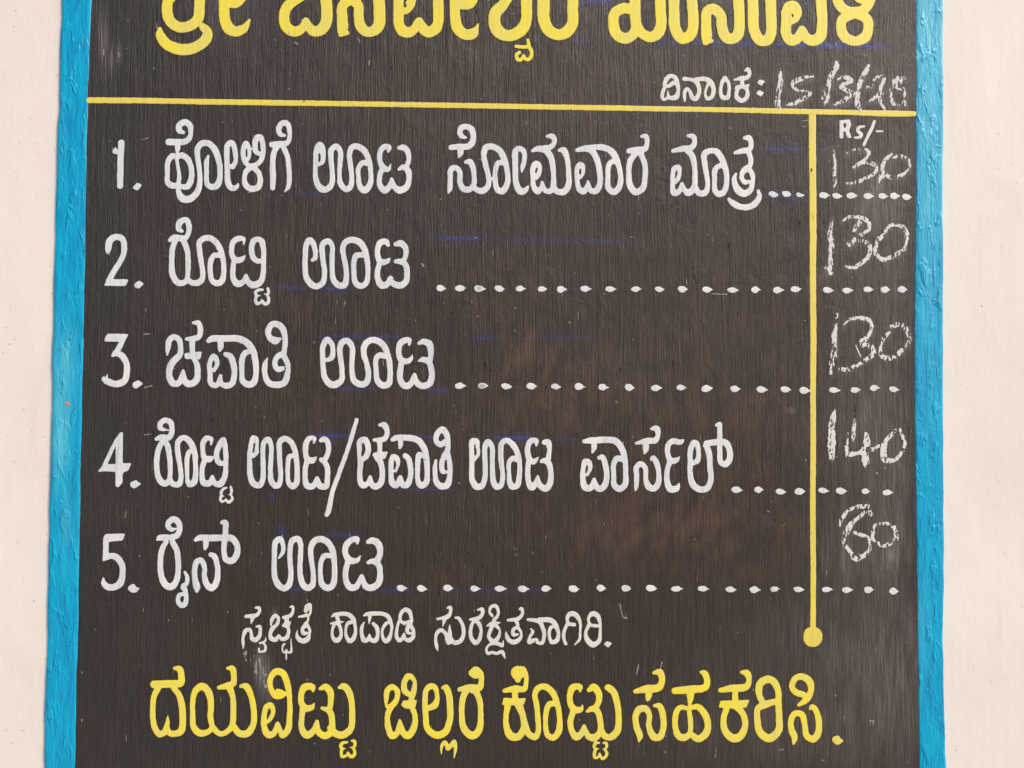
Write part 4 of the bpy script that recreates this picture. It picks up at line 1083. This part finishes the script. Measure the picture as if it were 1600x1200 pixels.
def joined(name, kind, items, label, base):
    cos, fcs, n = [], [], 0
    for s in items:
        r = build(kind, None, [s], [], [], base=base)
        if r is None: continue
        cos.append(r[0]); fcs.append(r[1] + n); n += len(r[0])
    o = mesh_obj(name, np.vstack(cos), np.vstack(fcs), MATS[kind], board)
    o['label'] = label; o['kind'] = 'stuff'
    return o
joined('chalk_smears', 'scuff', SMEARS, 'rubbed pale chalk smears', T_PANEL + .0002)
# little scratches, chips and pits
rs = random.Random(11)
scr = []
for k in range(230):
    x, y = rs.uniform(150, 1420), rs.uniform(5, 1195)
    if rs.random() < .25: a = rs.gauss(90, 8); L = rs.uniform(3, 12); w = rs.uniform(.3, .55)
    else: a = rs.gauss(0, 40); L = rs.uniform(.5, 4); w = rs.uniform(.35, .9)
    dx, dy = math.cos(rad(a))*L/2, math.sin(rad(a))*L/2
    scr.append([(x-dx, y-dy, w*.5), (x, y, w), (x+dx, y+dy, w*.4)])
scr += SCRATCH
def joined_solid(name, mat, items, label, thick, base, step=.7, parent=None):
    cos, fcs, n = [], [], 0
    for s in items:
        A = np.array(s); x0, y0 = A[:, :2].min(0)-4; x1, y1 = A[:, :2].max(0)+4
        X, Y = np.meshgrid(np.arange(x0, x1, step), np.arange(y0, y1, step), indexing='ij')
        f = sd_stroke(crom(s, step=1), X, Y) + (vnoise(X/1.7, Y/1.7) - .5)*.8
        r = field_mesh(name, f, X, Y, step, thick, mat, base)
        if r is None: continue
        cos.append(r[0]); fcs.append(r[1] + n); n += len(r[0])
    o = mesh_obj(name, np.vstack(cos), np.vstack(fcs), mat, parent or board)
    if parent is not None: o.location = (0, 0, EYE)
    o['label'] = label; o['kind'] = 'stuff'
    return o
joined_solid('scratches', M_SCUFF, scr, 'small pale chips and scratches in the black paint', .00005, T_PANEL + .00045)
gouge = []; glint = []
for k in range(170):
    x = rs.uniform(330, 1425); y = rs.uniform(15, 1180)
    if y > 950 and rs.random() < .6: continue
    L = rs.choice([2, 3, 4, 6, 9]) * rs.uniform(.7, 1.3); w = rs.uniform(.45, .85); dx = rs.gauss(0, .05)*L
    gouge.append([(x, y, w*.4), (x + dx*.5, y + L/2, w), (x + dx, y + L, w*.3)])
    if rs.random() < .55: glint.append([(x - 1.5, y + .5, .3), (x - 1.5 + dx*.5, y + L/2, w*.75), (x - 1.5 + dx, y + L, .3)])  # pale line along one side, a glint painted in colour
joined_solid('gouges', M_PIT, gouge, 'short dark vertical gouges between the brush ridges', .00002, T_PANEL + .0004)
joined_solid('gouge_glints', M_SCUFF, glint, 'pale lines beside the gouges, painted as glints', .00005, T_PANEL + .00042)
joined_solid('pits', M_PIT, [[(x, y - r*.5, r*.4), (x + .4, y + r*.4, r*.5)] for x, y, r in PITS], 'small dark pits in the black paint', .00003, T_PANEL + .0004)
joined_solid('paint_chip', M_BRICK, [[(107, 629.5, 2.6), (110.5, 633, 2.6)]], 'chip in the blue paint showing red plaster', .0002, T_BAND + .0004)

t_ = NT('wall_grime'); g_ = t_.noise(t_.co, 900, 2)
M_GRIME = t_.fin(t_.mix(g_, (.30, .22, .17), (.60, .50, .42)), .9, None, .2)
specks = []
for k in range(70):
    left = rs.random() < .62
    x = rs.uniform(2, 70) if left else rs.uniform(1480, 1598)
    y = rs.uniform(5, 1195)
    if left: x = min(x, float(lout(np.array([y]))[0]) - 4)
    if rs.random() < .3 and left: x = float(lout(np.array([y]))[0]) - rs.uniform(3, 9)
    r = rs.uniform(.35, .9)
    if rs.random() < .12: specks.append([(x, y, .35), (x + rs.uniform(4, 14), y + rs.uniform(-3, 4), .3)])
    else: specks.append([(x, y, r), (x + rs.uniform(-.8, .8), y + rs.uniform(0, 2), r*.6)])
joined_solid('wall_specks', M_GRIME, specks, 'tiny brown specks and scratches in the cream paint', .00005, .0001, parent=wall)
